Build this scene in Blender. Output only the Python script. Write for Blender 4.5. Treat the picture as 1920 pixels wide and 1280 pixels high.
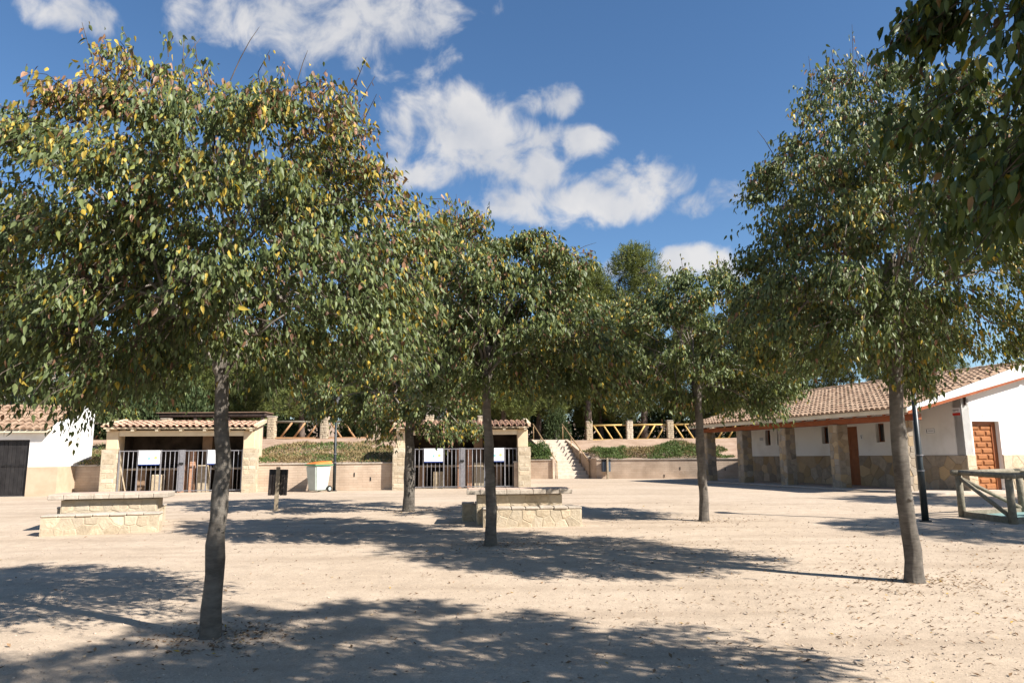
import bpy, bmesh, math, random
import numpy as np
from mathutils import Vector, Matrix, Euler, noise

for o in list(bpy.data.objects): bpy.data.objects.remove(o)
S = bpy.context.scene
COL = S.collection
R = math.radians
rnd = random.Random(7)

# ------------------------------------------------------------------ camera
cam = bpy.data.cameras.new('camera'); camo = bpy.data.objects.new('camera', cam); COL.objects.link(camo)
cam.sensor_width = 36.0; cam.lens = 36.0 * 1349 / 1920
cam.clip_start = 0.05; cam.clip_end = 6000
camo.matrix_world = Matrix.Translation((0, 0, 1.5)) @ Matrix.Rotation(R(99.1), 4, 'X') @ Matrix.Rotation(R(-0.5), 4, 'Z')
S.camera = camo
S.render.resolution_x = 1024; S.render.resolution_y = 682

# ------------------------------------------------------------------ sun, sky, exposure
SUN_EL = R(40); SUN_AZ = math.atan2(.87, -.5)
sdir = Vector((math.sin(SUN_AZ) * math.cos(SUN_EL), math.cos(SUN_AZ) * math.cos(SUN_EL), math.sin(SUN_EL)))
sl = bpy.data.lights.new('sun', 'SUN'); sl.energy = 5.0; sl.angle = R(0.55); sl.color = (1.0, .962, .905)
so = bpy.data.objects.new('sun', sl); COL.objects.link(so); so.rotation_euler = sdir.to_track_quat('Z', 'Y').to_euler(); so.location = (20, -12, 30)
S.view_settings.view_transform = 'Standard'; S.view_settings.look = 'None'
S.view_settings.gamma = 1; S.view_settings.use_curve_mapping = False
S.view_settings.exposure = 1.06
S.cycles.max_bounces = 4; S.cycles.diffuse_bounces = 2; S.cycles.glossy_bounces = 1; S.cycles.transmission_bounces = 2

W = bpy.data.worlds.new('World'); S.world = W; W.use_nodes = True
def build_world():
    nt = W.node_tree; N = nt.nodes; L = nt.links
    N.clear()
    out = N.new('ShaderNodeOutputWorld')
    sky = N.new('ShaderNodeTexSky'); sky.sky_type = 'NISHITA'; sky.sun_disc = False
    sky.sun_elevation = SUN_EL; sky.sun_rotation = SUN_AZ
    sky.altitude = 600; sky.air_density = 1.0; sky.dust_density = 0.2; sky.ozone_density = 2.6
    b1 = N.new('ShaderNodeBackground'); b1.inputs['Strength'].default_value = 0.074
    hs = N.new('ShaderNodeHueSaturation'); hs.inputs['Saturation'].default_value = 1.14
    L.new(sky.outputs[0], hs.inputs['Color']); L.new(hs.outputs[0], b1.inputs['Color'])
    b2 = N.new('ShaderNodeBackground'); b2.inputs['Strength'].default_value = 0.40
    tc = N.new('ShaderNodeTexCoord')
    d = tc.outputs['Generated']
    # azimuth from +Y (deg, right positive), elevation, half width, half height, strength
    blobs = [(-16.0, 32.5, 8.6, 3.6, 0.85), (-22.2, 31.6, 4.4, 2.2, 0.60), (-8.0, 32.2, 3.1, 1.9, 0.95), (-12.0, 30.8, 2.0, 1.0, 0.70), (-17.9, 35.3, 10.2, 2.9, 0.90),
             (-8.4, 26.4, 2.4, 1.7, 0.90), (-4.8, 25.4, 4.9, 3.3, 1.15), (-0.3, 23.6, 4.5, 2.5, 1.10), (-6.1, 22.4, 3.7, 1.6, 0.80), (3.4, 27.5, 2.2, 1.0, 0.60), (6.2, 24.3, 2.2, 1.1, 0.65),
             (2.4, 22.0, 2.5, 1.7, 0.80), (7.2, 19.6, 7.0, 1.7, 1.10), (11.3, 20.8, 3.5, 2.4, 1.10), (1.0, 20.2, 3.8, 1.4, 0.80), (14.4, 18.9, 2.4, 1.2, 0.80), (17.7, 19.4, 2.0, 1.4, 0.70),
             (15.0, 14.8, 3.3, 1.4, 1.05), (16.6, 14.1, 2.4, 1.0, 0.80), (-34.1, 29.4, 3.4, 1.4, 0.75), (-35.8, 30.0, 2.6, 1.3, 0.70), (8.3, 14.2, 1.3, 0.9, 0.50), (-36.0, 16.5, 1.7, 0.9, 0.45),
             (-48, 27, 5, 2.6, .9), (48, 24, 6, 3, 1.), (62, 33, 7, 4, 1.), (-70, 30, 8, 3.5, 1.)]
    rr = random.Random(3)
    for k in range(12):
        blobs.append((95 + k * 15. + rr.uniform(-4, 4), rr.uniform(14, 48), rr.uniform(4, 9), rr.uniform(2, 4), 1.0))
    cur = None
    for (az, el, a, b, s) in blobs:
        a *= 1.1; b *= 1.1
        az, el = R(az), R(el)
        c = Vector((math.sin(az) * math.cos(el), math.cos(az) * math.cos(el), math.sin(el)))
        r_ = Vector((math.cos(az), -math.sin(az), 0)); up = r_.cross(c)
        def dot(v):
            q = N.new('ShaderNodeVectorMath'); q.operation = 'DOT_PRODUCT'; q.inputs[1].default_value = v; L.new(d, q.inputs[0]); return q.outputs['Value']
        def mth(op, i0, i1, i2=None):
            q = N.new('ShaderNodeMath'); q.operation = op
            for k_, v_ in enumerate((i0, i1, i2)):
                if v_ is None: continue
                if isinstance(v_, float): q.inputs[k_].default_value = v_
                else: L.new(v_, q.inputs[k_])
            return q
        dx = dot(r_ / R(a)); dy = dot(up / R(b))
        rr2 = mth('MULTIPLY_ADD', dy, dy, mth('MULTIPLY', dx, dx).outputs[0])
        f = mth('MULTIPLY_ADD', rr2.outputs[0], -float(s), float(s))
        if cur is None: cur = f.outputs[0]
        else:
            x = N.new('ShaderNodeMath'); x.operation = 'SMOOTH_MAX'; x.inputs[2].default_value = .25
            L.new(cur, x.inputs[0]); L.new(f.outputs[0], x.inputs[1]); cur = x.outputs[0]
    nz = N.new('ShaderNodeTexNoise'); nz.inputs['Scale'].default_value = 17; nz.inputs['Detail'].default_value = 10; nz.inputs['Roughness'].default_value = .56; nz.inputs['Distortion'].default_value = .35
    L.new(d, nz.inputs['Vector'])
    a1 = N.new('ShaderNodeMath'); a1.operation = 'MULTIPLY_ADD'; a1.inputs[1].default_value = 4.0; a1.inputs[2].default_value = -2.1
    L.new(nz.outputs['Fac'], a1.inputs[0])
    a2 = N.new('ShaderNodeMath'); a2.operation = 'ADD'; L.new(cur, a2.inputs[0]); L.new(a1.outputs[0], a2.inputs[1])
    mr = N.new('ShaderNodeMapRange'); mr.interpolation_type = 'SMOOTHSTEP'
    mr.inputs['From Min'].default_value = -.2; mr.inputs['From Max'].default_value = .95
    L.new(a2.outputs[0], mr.inputs['Value'])
    nz2 = N.new('ShaderNodeTexNoise'); nz2.inputs['Scale'].default_value = 9; nz2.inputs['Detail'].default_value = 5
    L.new(d, nz2.inputs['Vector'])
    cr = N.new('ShaderNodeValToRGB'); cr.color_ramp.elements[0].position = .35; cr.color_ramp.elements[0].color = (.70, .73, .80, 1)
    cr.color_ramp.elements[1].position = .62; cr.color_ramp.elements[1].color = (1, .98, .97, 1)
    L.new(nz2.outputs['Fac'], cr.inputs[0]); L.new(cr.outputs[0], b2.inputs['Color'])
    mx = N.new('ShaderNodeMixShader')
    mm = N.new('ShaderNodeMath'); mm.operation = 'MULTIPLY'; mm.inputs[1].default_value = .93
    L.new(mr.outputs[0], mm.inputs[0]); L.new(mm.outputs[0], mx.inputs[0])
    L.new(b1.outputs[0], mx.inputs[1]); L.new(b2.outputs[0], mx.inputs[2]); L.new(mx.outputs[0], out.inputs['Surface'])
build_world()
W.cycles.sampling_method = 'MANUAL'; W.cycles.sample_map_resolution = 512

# ------------------------------------------------------------------ materials
def pmat(name, c1, c2=None, scale=6., rough=.85, bump=.25, bscale=40., rv=0., spec=.3, metal=0., detail=6., c3=None, ramp=(.35, .65), bdist=.02):
    m = bpy.data.materials.new(name); m.use_nodes = True
    nt = m.node_tree; N = nt.nodes; L = nt.links
    bs = N['Principled BSDF']; bs.inputs['Roughness'].default_value = rough; bs.inputs['Metallic'].default_value = metal
    bs.inputs['Specular IOR Level'].default_value = spec
    geo = N.new('ShaderNodeNewGeometry')
    c2 = c2 or c1
    nz = N.new('ShaderNodeTexNoise'); nz.inputs['Scale'].default_value = scale; nz.inputs['Detail'].default_value = detail; nz.inputs['Roughness'].default_value = .6
    L.new(geo.outputs['Position'], nz.inputs['Vector'])
    cr = N.new('ShaderNodeValToRGB'); e = cr.color_ramp.elements
    e[0].position = ramp[0]; e[0].color = (*c1, 1); e[1].position = ramp[1]; e[1].color = (*c2, 1)
    L.new(nz.outputs['Fac'], cr.inputs[0]); col = cr.outputs[0]
    if rv > 0 or c3:
        oi = N.new('ShaderNodeObjectInfo')
        if c3:
            mr = N.new('ShaderNodeMapRange'); mr.inputs['From Min'].default_value = .45; mr.inputs['From Max'].default_value = 1.; mr.inputs['To Max'].default_value = .85
            L.new(oi.outputs['Random'], mr.inputs['Value'])
            mx = N.new('ShaderNodeMix'); mx.data_type = 'RGBA'; mx.inputs['B'].default_value = (*c3, 1)
            L.new(mr.outputs[0], mx.inputs['Factor']); L.new(col, mx.inputs['A']); col = mx.outputs['Result']
        if rv > 0:
            ml = N.new('ShaderNodeMath'); ml.operation = 'MULTIPLY'; ml.inputs[1].default_value = 7.31; L.new(oi.outputs['Random'], ml.inputs[0])
            fr = N.new('ShaderNodeMath'); fr.operation = 'FRACT'; L.new(ml.outputs[0], fr.inputs[0])
            hv = N.new('ShaderNodeHueSaturation')
            mv = N.new('ShaderNodeMath'); mv.operation = 'MULTIPLY_ADD'; mv.inputs[1].default_value = rv; mv.inputs[2].default_value = 1 - rv / 2
            L.new(fr.outputs[0], mv.inputs[0]); L.new(mv.outputs[0], hv.inputs['Value']); L.new(col, hv.inputs['Color']); col = hv.outputs[0]
    L.new(col, bs.inputs['Base Color'])
    if bump > 0:
        n2 = N.new('ShaderNodeTexNoise'); n2.inputs['Scale'].default_value = bscale; n2.inputs['Detail'].default_value = 5
        L.new(geo.outputs['Position'], n2.inputs['Vector'])
        bp = N.new('ShaderNodeBump'); bp.inputs['Strength'].default_value = bump; bp.inputs['Distance'].default_value = bdist
        L.new(n2.outputs['Fac'], bp.inputs['Height']); L.new(bp.outputs[0], bs.inputs['Normal'])
    return m

def leafmat(name, trans=.3, rough=.5, spec=.35):
    m = bpy.data.materials.new(name); m.use_nodes = True
    nt = m.node_tree; N = nt.nodes; L = nt.links
    bs = N['Principled BSDF']; out = N['Material Output']
    at = N.new('ShaderNodeAttribute'); at.attribute_name = 'col'
    L.new(at.outputs['Color'], bs.inputs['Base Color']); bs.inputs['Roughness'].default_value = rough; bs.inputs['Specular IOR Level'].default_value = spec
    tr = N.new('ShaderNodeBsdfTranslucent')
    hs = N.new('ShaderNodeHueSaturation'); hs.inputs['Saturation'].default_value = 1.15; hs.inputs['Value'].default_value = 1.15
    L.new(at.outputs['Color'], hs.inputs['Color']); L.new(hs.outputs[0], tr.inputs['Color'])
    mx = N.new('ShaderNodeMixShader'); mx.inputs[0].default_value = trans
    L.new(bs.outputs[0], mx.inputs[1]); L.new(tr.outputs[0], mx.inputs[2]); L.new(mx.outputs[0], out.inputs['Surface'])
    return m

def ground_mat():
    m = bpy.data.materials.new('sandy_gravel'); m.use_nodes = True
    nt = m.node_tree; N = nt.nodes; L = nt.links
    bs = N['Principled BSDF']; bs.inputs['Roughness'].default_value = .95; bs.inputs['Specular IOR Level'].default_value = .15
    geo = N.new('ShaderNodeNewGeometry')
    def nz(sc, det=6, ro=.6):
        n = N.new('ShaderNodeTexNoise'); n.inputs['Scale'].default_value = sc; n.inputs['Detail'].default_value = det; n.inputs['Roughness'].default_value = ro
        L.new(geo.outputs['Position'], n.inputs['Vector']); return n.outputs['Fac']
    def ramp(f, p0, c0, p1, c1):
        r = N.new('ShaderNodeValToRGB'); e = r.color_ramp.elements
        e[0].position = p0; e[0].color = (*c0, 1); e[1].position = p1; e[1].color = (*c1, 1); L.new(f, r.inputs[0]); return r.outputs[0]
    def mix(a, b, f, mode='MIX'):
        x = N.new('ShaderNodeMix'); x.data_type = 'RGBA'; x.blend_type = mode
        if isinstance(f, float): x.inputs['Factor'].default_value = f
        else: L.new(f, x.inputs['Factor'])
        L.new(a, x.inputs['A'])
        L.new(b, x.inputs['B']); return x.outputs['Result']
    big = ramp(nz(.35, 4), .35, (.455, .364, .272), .68, (.53, .432, .332))
    mid = ramp(nz(5., 6), .3, (.87, .86, .85), .7, (1.05, 1.04, 1.03))
    c = mix(big, mid, 1.0, 'MULTIPLY')
    fine = ramp(nz(95., 3, .7), .32, (.62, .60, .58), .62, (1.12, 1.1, 1.08))
    c = mix(c, fine, .6, 'MULTIPLY')
    vo = N.new('ShaderNodeTexVoronoi'); vo.inputs['Scale'].default_value = 55; vo.inputs['Randomness'].default_value = 1
    L.new(geo.outputs['Position'], vo.inputs['Vector'])
    peb = ramp(vo.outputs['Color'], .1, (.72, .70, .68), .9, (1.15, 1.13, 1.1))
    c = mix(c, peb, .38, 'MULTIPLY')
    mp = N.new('ShaderNodeMapping'); mp.inputs['Rotation'].default_value = (0, 0, R(28)); mp.inputs['Scale'].default_value = (.12, 1.3, 1); L.new(geo.outputs['Position'], mp.inputs['Vector'])
    nt_ = N.new('ShaderNodeTexNoise'); nt_.inputs['Scale'].default_value = 1.4; nt_.inputs['Detail'].default_value = 5; L.new(mp.outputs[0], nt_.inputs['Vector'])
    c = mix(c, ramp(nt_.outputs['Fac'], .34, (.84, .825, .81), .52, (1.02, 1.02, 1.02)), .8, 'MULTIPLY')
    L.new(c, bs.inputs['Base Color'])
    bp = N.new('ShaderNodeBump'); bp.inputs['Strength'].default_value = .55; bp.inputs['Distance'].default_value = .012
    L.new(nz(70., 6, .7), bp.inputs['Height'])
    bp2 = N.new('ShaderNodeBump'); bp2.inputs['Strength'].default_value = .3; bp2.inputs['Distance'].default_value = .05
    L.new(nz(4., 5), bp2.inputs['Height']); L.new(bp2.outputs[0], bp.inputs['Normal'])
    L.new(bp.outputs[0], bs.inputs['Normal'])
    return m

def bark_mat(name, ca, cb):
    m = bpy.data.materials.new(name); m.use_nodes = True
    nt = m.node_tree; N = nt.nodes; L = nt.links
    bs = N['Principled BSDF']; bs.inputs['Roughness'].default_value = .9; bs.inputs['Specular IOR Level'].default_value = .2
    geo = N.new('ShaderNodeNewGeometry')
    mp = N.new('ShaderNodeMapping'); mp.inputs['Scale'].default_value = (9, 9, 26); L.new(geo.outputs['Position'], mp.inputs['Vector'])
    n1 = N.new('ShaderNodeTexNoise'); n1.inputs['Scale'].default_value = 1.; n1.inputs['Detail'].default_value = 8; n1.inputs['Roughness'].default_value = .7; L.new(mp.outputs[0], n1.inputs['Vector'])
    n2 = N.new('ShaderNodeTexNoise'); n2.inputs['Scale'].default_value = 4; n2.inputs['Detail'].default_value = 5; L.new(geo.outputs['Position'], n2.inputs['Vector'])
    r = N.new('ShaderNodeValToRGB'); e = r.color_ramp.elements; e[0].position = .35; e[0].color = (*ca, 1); e[1].position = .66; e[1].color = (*cb, 1)
    ad = N.new('ShaderNodeMath'); ad.operation = 'MULTIPLY_ADD'; ad.inputs[1].default_value = .5; L.new(n1.outputs['Fac'], ad.inputs[0])
    hf = N.new('ShaderNodeMath'); hf.operation = 'MULTIPLY'; hf.inputs[1].default_value = .5; L.new(n2.outputs['Fac'], hf.inputs[0]); L.new(hf.outputs[0], ad.inputs[2])
    L.new(ad.outputs[0], r.inputs[0]); L.new(r.outputs[0], bs.inputs['Base Color'])
    bp = N.new('ShaderNodeBump'); bp.inputs['Strength'].default_value = .55; bp.inputs['Distance'].default_value = .012
    L.new(n1.outputs['Fac'], bp.inputs['Height']); L.new(bp.outputs[0], bs.inputs['Normal'])
    return m

def brick_mat(name, c1, c2, mort, bw, bh):
    m = bpy.data.materials.new(name); m.use_nodes = True
    nt = m.node_tree; N = nt.nodes; L = nt.links
    bs = N['Principled BSDF']; bs.inputs['Roughness'].default_value = .92; bs.inputs['Specular IOR Level'].default_value = .15
    geo = N.new('ShaderNodeNewGeometry'); sx = N.new('ShaderNodeSeparateXYZ'); L.new(geo.outputs['Position'], sx.inputs[0])
    add = N.new('ShaderNodeMath'); L.new(sx.outputs['X'], add.inputs[0]); L.new(sx.outputs['Y'], add.inputs[1])
    cx = N.new('ShaderNodeCombineXYZ'); L.new(add.outputs[0], cx.inputs['X']); L.new(sx.outputs['Z'], cx.inputs['Y'])
    bk = N.new('ShaderNodeTexBrick'); bk.inputs['Color1'].default_value = (*c1, 1); bk.inputs['Color2'].default_value = (*c2, 1); bk.inputs['Mortar'].default_value = (*mort, 1)
    bk.inputs['Scale'].default_value = 1; bk.inputs['Brick Width'].default_value = bw; bk.inputs['Row Height'].default_value = bh; bk.inputs['Mortar Size'].default_value = .008; bk.inputs['Mortar Smooth'].default_value = .6
    L.new(cx.outputs[0], bk.inputs['Vector'])
    nz = N.new('ShaderNodeTexNoise'); nz.inputs['Scale'].default_value = 1.7; nz.inputs['Detail'].default_value = 7; L.new(geo.outputs['Position'], nz.inputs['Vector'])
    rp = N.new('ShaderNodeValToRGB'); e = rp.color_ramp.elements; e[0].position = .3; e[0].color = (.72, .68, .64, 1); e[1].position = .65; e[1].color = (1.1, 1.08, 1.05, 1)
    L.new(nz.outputs['Fac'], rp.inputs[0])
    mx = N.new('ShaderNodeMix'); mx.data_type = 'RGBA'; mx.blend_type = 'MULTIPLY'; mx.inputs['Factor'].default_value = .9
    L.new(bk.outputs['Color'], mx.inputs['A']); L.new(rp.outputs[0], mx.inputs['B']); L.new(mx.outputs['Result'], bs.inputs['Base Color'])
    bp = N.new('ShaderNodeBump'); bp.invert = True; bp.inputs['Strength'].default_value = .5; bp.inputs['Distance'].default_value = .01
    L.new(bk.outputs['Fac'], bp.inputs['Height']); L.new(bp.outputs[0], bs.inputs['Normal'])
    return m

M = {}
M['ground'] = ground_mat()
M['bank'] = pmat('bank_earth', (.30, .20, .135), (.42, .30, .215), scale=1.6, rough=.95, bump=.6, bscale=14, spec=.1, bdist=.05)
M['cream'] = pmat('cream_plaster', (.56, .43, .28), (.66, .53, .36), scale=2.2, rough=.92, bump=.2, bscale=70, spec=.15)
M['creamlight'] = pmat('pale_cream_beam', (.62, .52, .37), (.72, .62, .46), scale=3, rough=.85, bump=.12, bscale=50, spec=.2)
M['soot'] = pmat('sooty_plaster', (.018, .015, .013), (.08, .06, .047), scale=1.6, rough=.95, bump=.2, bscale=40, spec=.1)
M['brown_plaster'] = pmat('brown_plaster', (.22, .14, .09), (.33, .22, .145), scale=3, rough=.92, bump=.2, bscale=40, spec=.1)
M['white'] = pmat('white_wall', (.66, .625, .57), (.80, .775, .73), ramp=(.25, .5), scale=1.1, rough=.9, bump=.18, bscale=55, spec=.15)
M['dado'] = pmat('sand_dado', (.46, .345, .235), (.53, .41, .285), scale=3, rough=.92, bump=.25, bscale=60, spec=.15)
M['mortar'] = pmat('lime_mortar', (.40, .325, .225), (.49, .405, .29), scale=9, rough=.95, bump=.3, bscale=70, spec=.1)
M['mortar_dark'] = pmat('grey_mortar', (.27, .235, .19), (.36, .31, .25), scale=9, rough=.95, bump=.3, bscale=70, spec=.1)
M['stone_cream'] = pmat('cream_stone', (.37, .29, .195), (.52, .42, .29), scale=11, rough=.9, bump=.5, bscale=28, rv=.34, spec=.15, c3=(.52, .44, .33))
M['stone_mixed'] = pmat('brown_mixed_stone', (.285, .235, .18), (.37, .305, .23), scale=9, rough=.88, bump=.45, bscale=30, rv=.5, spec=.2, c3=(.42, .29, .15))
M['slab'] = pmat('grey_stone_slab', (.36, .30, .235), (.47, .40, .32), scale=7, rough=.85, bump=.4, bscale=30, rv=.15, spec=.2)
M['slab_tile'] = pmat('pinkish_slab', (.46, .33, .25), (.53, .40, .31), scale=7, rough=.8, bump=.3, bscale=30, rv=.2, spec=.25)
M['tile'] = pmat('clay_roof_tile', (.32, .19, .125), (.44, .29, .205), scale=5, rough=.85, bump=.3, bscale=30, rv=.35, spec=.2, c3=(.50, .30, .20))
M['tile_old'] = pmat('weathered_roof_tile', (.21, .13, .083), (.38, .265, .18), scale=3.2, rough=.88, bump=.3, bscale=30, spec=.15, detail=9)
M['tilebase'] = pmat('roof_bed', (.20, .13, .09), (.28, .19, .135), scale=8, rough=.95, bump=.2, spec=.1)
M['wood_orange'] = pmat('varnished_orange_wood', (.23, .055, .013), (.32, .085, .022), scale=5, rough=.45, bump=.15, bscale=30, spec=.4)
M['door_orange'] = pmat('varnished_panel_door', (.25, .09, .026), (.34, .13, .04), scale=7, rough=.4, bump=.1, bscale=30, spec=.45)
M['door_brown'] = pmat('red_brown_door', (.20, .062, .02), (.26, .085, .028), scale=6, rough=.5, bump=.1, bscale=30, spec=.35)
M['glass'] = pmat('dark_window_glass', (.02, .02, .022), rough=.08, bump=0, spec=.5)
M['door_black'] = pmat('weathered_black_metal', (.013, .011, .011), (.028, .025, .024), scale=4, rough=.55, bump=.1, bscale=40, spec=.35, rv=.3)
M['iron'] = pmat('galvanised_grey_iron', (.20, .19, .20), (.28, .27, .275), scale=15, rough=.5, bump=.05, metal=.35, spec=.4)
M['lamp'] = pmat('dark_green_paint', (.012, .017, .018), (.02, .026, .028), scale=6, rough=.4, bump=.04, spec=.45)
M['sign_white'] = pmat('white_sign_panel', (.80, .80, .80), rough=.4, bump=0)
M['sign_grey'] = pmat('grey_print', (.48, .48, .50), rough=.5, bump=0)
M['sign_dark'] = pmat('dark_print', (.06, .06, .06), rough=.5, bump=0)
M['sign_blue'] = pmat('navy_print', (.03, .06, .22), rough=.5, bump=0)
M['sign_teal'] = pmat('teal_print', (.25, .5, .5), rough=.5, bump=0)
M['sign_green'] = pmat('lime_print', (.55, .72, .18), rough=.5, bump=0)
M['sign_red'] = pmat('red_print', (.55, .03, .02), rough=.5, bump=0)
M['wood_grey'] = pmat('weathered_round_timber', (.17, .145, .105), (.27, .235, .175), scale=14, rough=.85, bump=.4, bscale=35, spec=.15)
M['wood_brown'] = pmat('brown_brace_timber', (.34, .185, .09), (.46, .27, .14), scale=10, rough=.8, bump=.3, bscale=30, spec=.15)
M['wood_yellow'] = pmat('yellow_fence_timber', (.52, .34, .115), (.64, .44, .17), scale=8, rough=.75, bump=.25, bscale=30, spec=.2)
M['wood_rail'] = pmat('handrail_timber', (.27, .17, .085), (.37, .25, .135), scale=10, rough=.7, bump=.25, bscale=30, spec=.2)
M['wood_dark'] = pmat('dark_shelter_timber', (.035, .026, .022), (.075, .05, .04), scale=7, rough=.7, bump=.2, spec=.2)
M['bin_slat'] = pmat('bin_brown_slat', (.065, .052, .043), (.12, .095, .078), scale=12, rough=.7, bump=.2, spec=.25, rv=.3)
M['bin_post'] = pmat('bin_post_timber', (.21, .165, .11), (.30, .24, .165), scale=12, rough=.8, bump=.3, spec=.2)
M['bin_rim'] = pmat('bin_black_rim', (.006, .006, .007), rough=.5, bump=.05)
M['bin_blue'] = pmat('blue_grey_slat', (.055, .075, .10), (.085, .11, .14), scale=12, rough=.6, bump=.1, rv=.2)
M['wheelie'] = pmat('grey_green_plastic', (.40, .44, .39), (.47, .51, .455), scale=5, rough=.45, bump=.04, spec=.4)
M['lid_green'] = pmat('green_plastic_lid', (.09, .23, .11), rough=.4, bump=.04, spec=.4)
M['lid_orange'] = pmat('orange_plastic', (.80, .17, .03), (.85, .25, .04), rough=.4, bump=.04, spec=.4)
M['rubber'] = pmat('black_rubber', (.015, .015, .015), rough=.7, bump=.05)
M['concrete'] = pmat('concrete_step', (.44, .36, .28), (.56, .47, .37), scale=4, rough=.92, bump=.35, bscale=45, spec=.12)
M['kerb'] = pmat('porch_paving', (.40, .33, .26), (.50, .42, .34), scale=3, rough=.9, bump=.3, bscale=40, spec=.15)
M['mat_teal'] = pmat('teal_green_mat', (.14, .23, .21), (.21, .31, .285), scale=5, rough=.8, bump=.1, spec=.2)
M['bark'] = bark_mat('grey_bark', (.135, .115, .095), (.36, .315, .26))
M['twig'] = pmat('brown_twig', (.06, .045, .034), (.12, .092, .07), scale=9, rough=.85, bump=.1, spec=.15)
M['lamp_glass'] = pmat('grey_lamp_glass', (.10, .10, .10), rough=.3, bump=0, spec=.4)
M['bark_pine'] = bark_mat('pine_bark', (.05, .035, .027), (.155, .115, .09))
M['leaf'] = leafmat('tree_leaf', .2, .48, .3)
M['needle'] = leafmat('pine_needle', .2, .6, .2)
M['cover'] = leafmat('ground_cover_leaf', .2, .6, .2)
M['litter'] = leafmat('fallen_leaf', .05, .8, .1)
M['pebble'] = leafmat('pebble_stone', 0., .9, .15)
M['wall_render'] = brick_mat('pinkish_block_wall', (.50, .385, .29), (.54, .425, .325), (.455, .35, .262), .34, .085)
M['brick'] = brick_mat('red_brick_pier', (.45, .22, .13), (.52, .29, .18), (.50, .42, .33), .16, .062)

# ------------------------------------------------------------------ mesh helpers
def link(o, parent=None):
    COL.objects.link(o)
    if parent is not None: o.parent = parent
    return o
def tag(o, label, cat, group=None):
    o['label'] = label; o['category'] = cat
    if group: o['group'] = group
    return o
def thing(name, loc, rz, label, cat, group=None):
    o = bpy.data.objects.new(name, None); o.empty_display_size = .2; link(o)
    o.location = loc; o.rotation_euler = (0, 0, rz)
    return tag(o, label, cat, group)
def frame(root):
    return Matrix.Translation(root.location) @ Matrix.Rotation(root.rotation_euler.z, 4, 'Z')

class MB:
    def __init__(s): s.v = []; s.f = []
    def box(s, x0, x1, y0, y1, z0, z1):
        n = len(s.v)
        s.v += [(x0, y0, z0), (x1, y0, z0), (x1, y1, z0), (x0, y1, z0), (x0, y0, z1), (x1, y0, z1), (x1, y1, z1), (x0, y1, z1)]
        s.f += [tuple(n + i for i in q) for q in ((0, 3, 2, 1), (4, 5, 6, 7), (0, 1, 5, 4), (1, 2, 6, 5), (2, 3, 7, 6), (3, 0, 4, 7))]
        return s
    def hexa(s, p):            # 8 corner points, bottom ring then top ring (ccw seen from above)
        n = len(s.v); s.v += [tuple(q) for q in p]
        s.f += [tuple(n + i for i in q) for q in ((0, 3, 2, 1), (4, 5, 6, 7), (0, 1, 5, 4), (1, 2, 6, 5), (2, 3, 7, 6), (3, 0, 4, 7))]
        return s
    def bar(s, a, b, w, h=None):
        a = Vector(a); b = Vector(b); h = h or w
        d = (b - a).normalized(); up = Vector((0, 0, 1)) if abs(d.z) < .95 else Vector((0, 1, 0))
        x = d.cross(up).normalized() * w / 2; y = x.normalized().cross(d) * h / 2
        return s.hexa([a - x - y, a + x - y, b + x - y, b - x - y, a - x + y, a + x + y, b + x + y, b - x + y])
    def tube(s, pts, rad, n=8, cap=True, jit=0.):
        pts = [Vector(p) for p in pts]; base = len(s.v); k = len(pts)
        px = None
        for i, p in enumerate(pts):
            d = (pts[min(i + 1, k - 1)] - pts[max(i - 1, 0)]).normalized()
            if px is None:
                a = Vector((1, 0, 0)) if abs(d.x) < .8 else Vector((0, 1, 0)); px = (a - d * a.dot(d)).normalized()
            else: px = (px - d * px.dot(d)).normalized()
            py = d.cross(px)
            for j in range(n):
                a = 2 * math.pi * j / n; r = rad[i]
                if jit: r *= 1 + jit * noise.noise(Vector((math.cos(a) * 1.3, math.sin(a) * 1.3, i * .35 + base * .01)))
                s.v.append(tuple(p + px * math.cos(a) * r + py * math.sin(a) * r))
        for i in range(k - 1):
            for j in range(n):
                a = base + i * n + j; b = base + i * n + (j + 1) % n
                s.f.append((a, b, b + n, a + n))
        if cap:
            s.f.append(tuple(base + j for j in range(n))[::-1]); s.f.append(tuple(base + (k - 1) * n + j for j in range(n)))
        return s
    def prism(s, poly, axis, a0, a1):   # poly of 2d points, extruded along axis 'x' or 'y' or 'z'
        n = len(s.v); k = len(poly)
        def pt(p, a): return (a, p[0], p[1]) if axis == 'x' else ((p[0], a, p[1]) if axis == 'y' else (p[0], p[1], a))
        s.v += [pt(p, a0) for p in poly] + [pt(p, a1) for p in poly]
        s.f.append(tuple(n + i for i in range(k))[::-1]); s.f.append(tuple(n + k + i for i in range(k)))
        for i in range(k): j = (i + 1) % k; s.f.append((n + i, n + j, n + k + j, n + k + i))
        return s
    def mesh(s, name, bevel=0., smooth=False, seg=1, fix=True):
        me = bpy.data.meshes.new(name); me.from_pydata(s.v, [], s.f)
        bm = bmesh.new(); bm.from_mesh(me)
        if fix: bmesh.ops.recalc_face_normals(bm, faces=bm.faces)
        if bevel: bmesh.ops.bevel(bm, geom=[e for e in bm.edges if e.calc_face_angle(0) > .5], offset=bevel, segments=seg, affect='EDGES', clamp_overlap=True)
        bm.to_mesh(me); bm.free()
        if smooth:
            me.polygons.foreach_set('use_smooth', [True] * len(me.polygons))
        return me
    def build(s, name, mat, parent=None, bevel=0., smooth=False, seg=1):
        me = s.mesh(name, bevel, smooth, seg); me.materials.append(M[mat] if isinstance(mat, str) else mat)
        return link(bpy.data.objects.new(name, me), parent)

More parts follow.
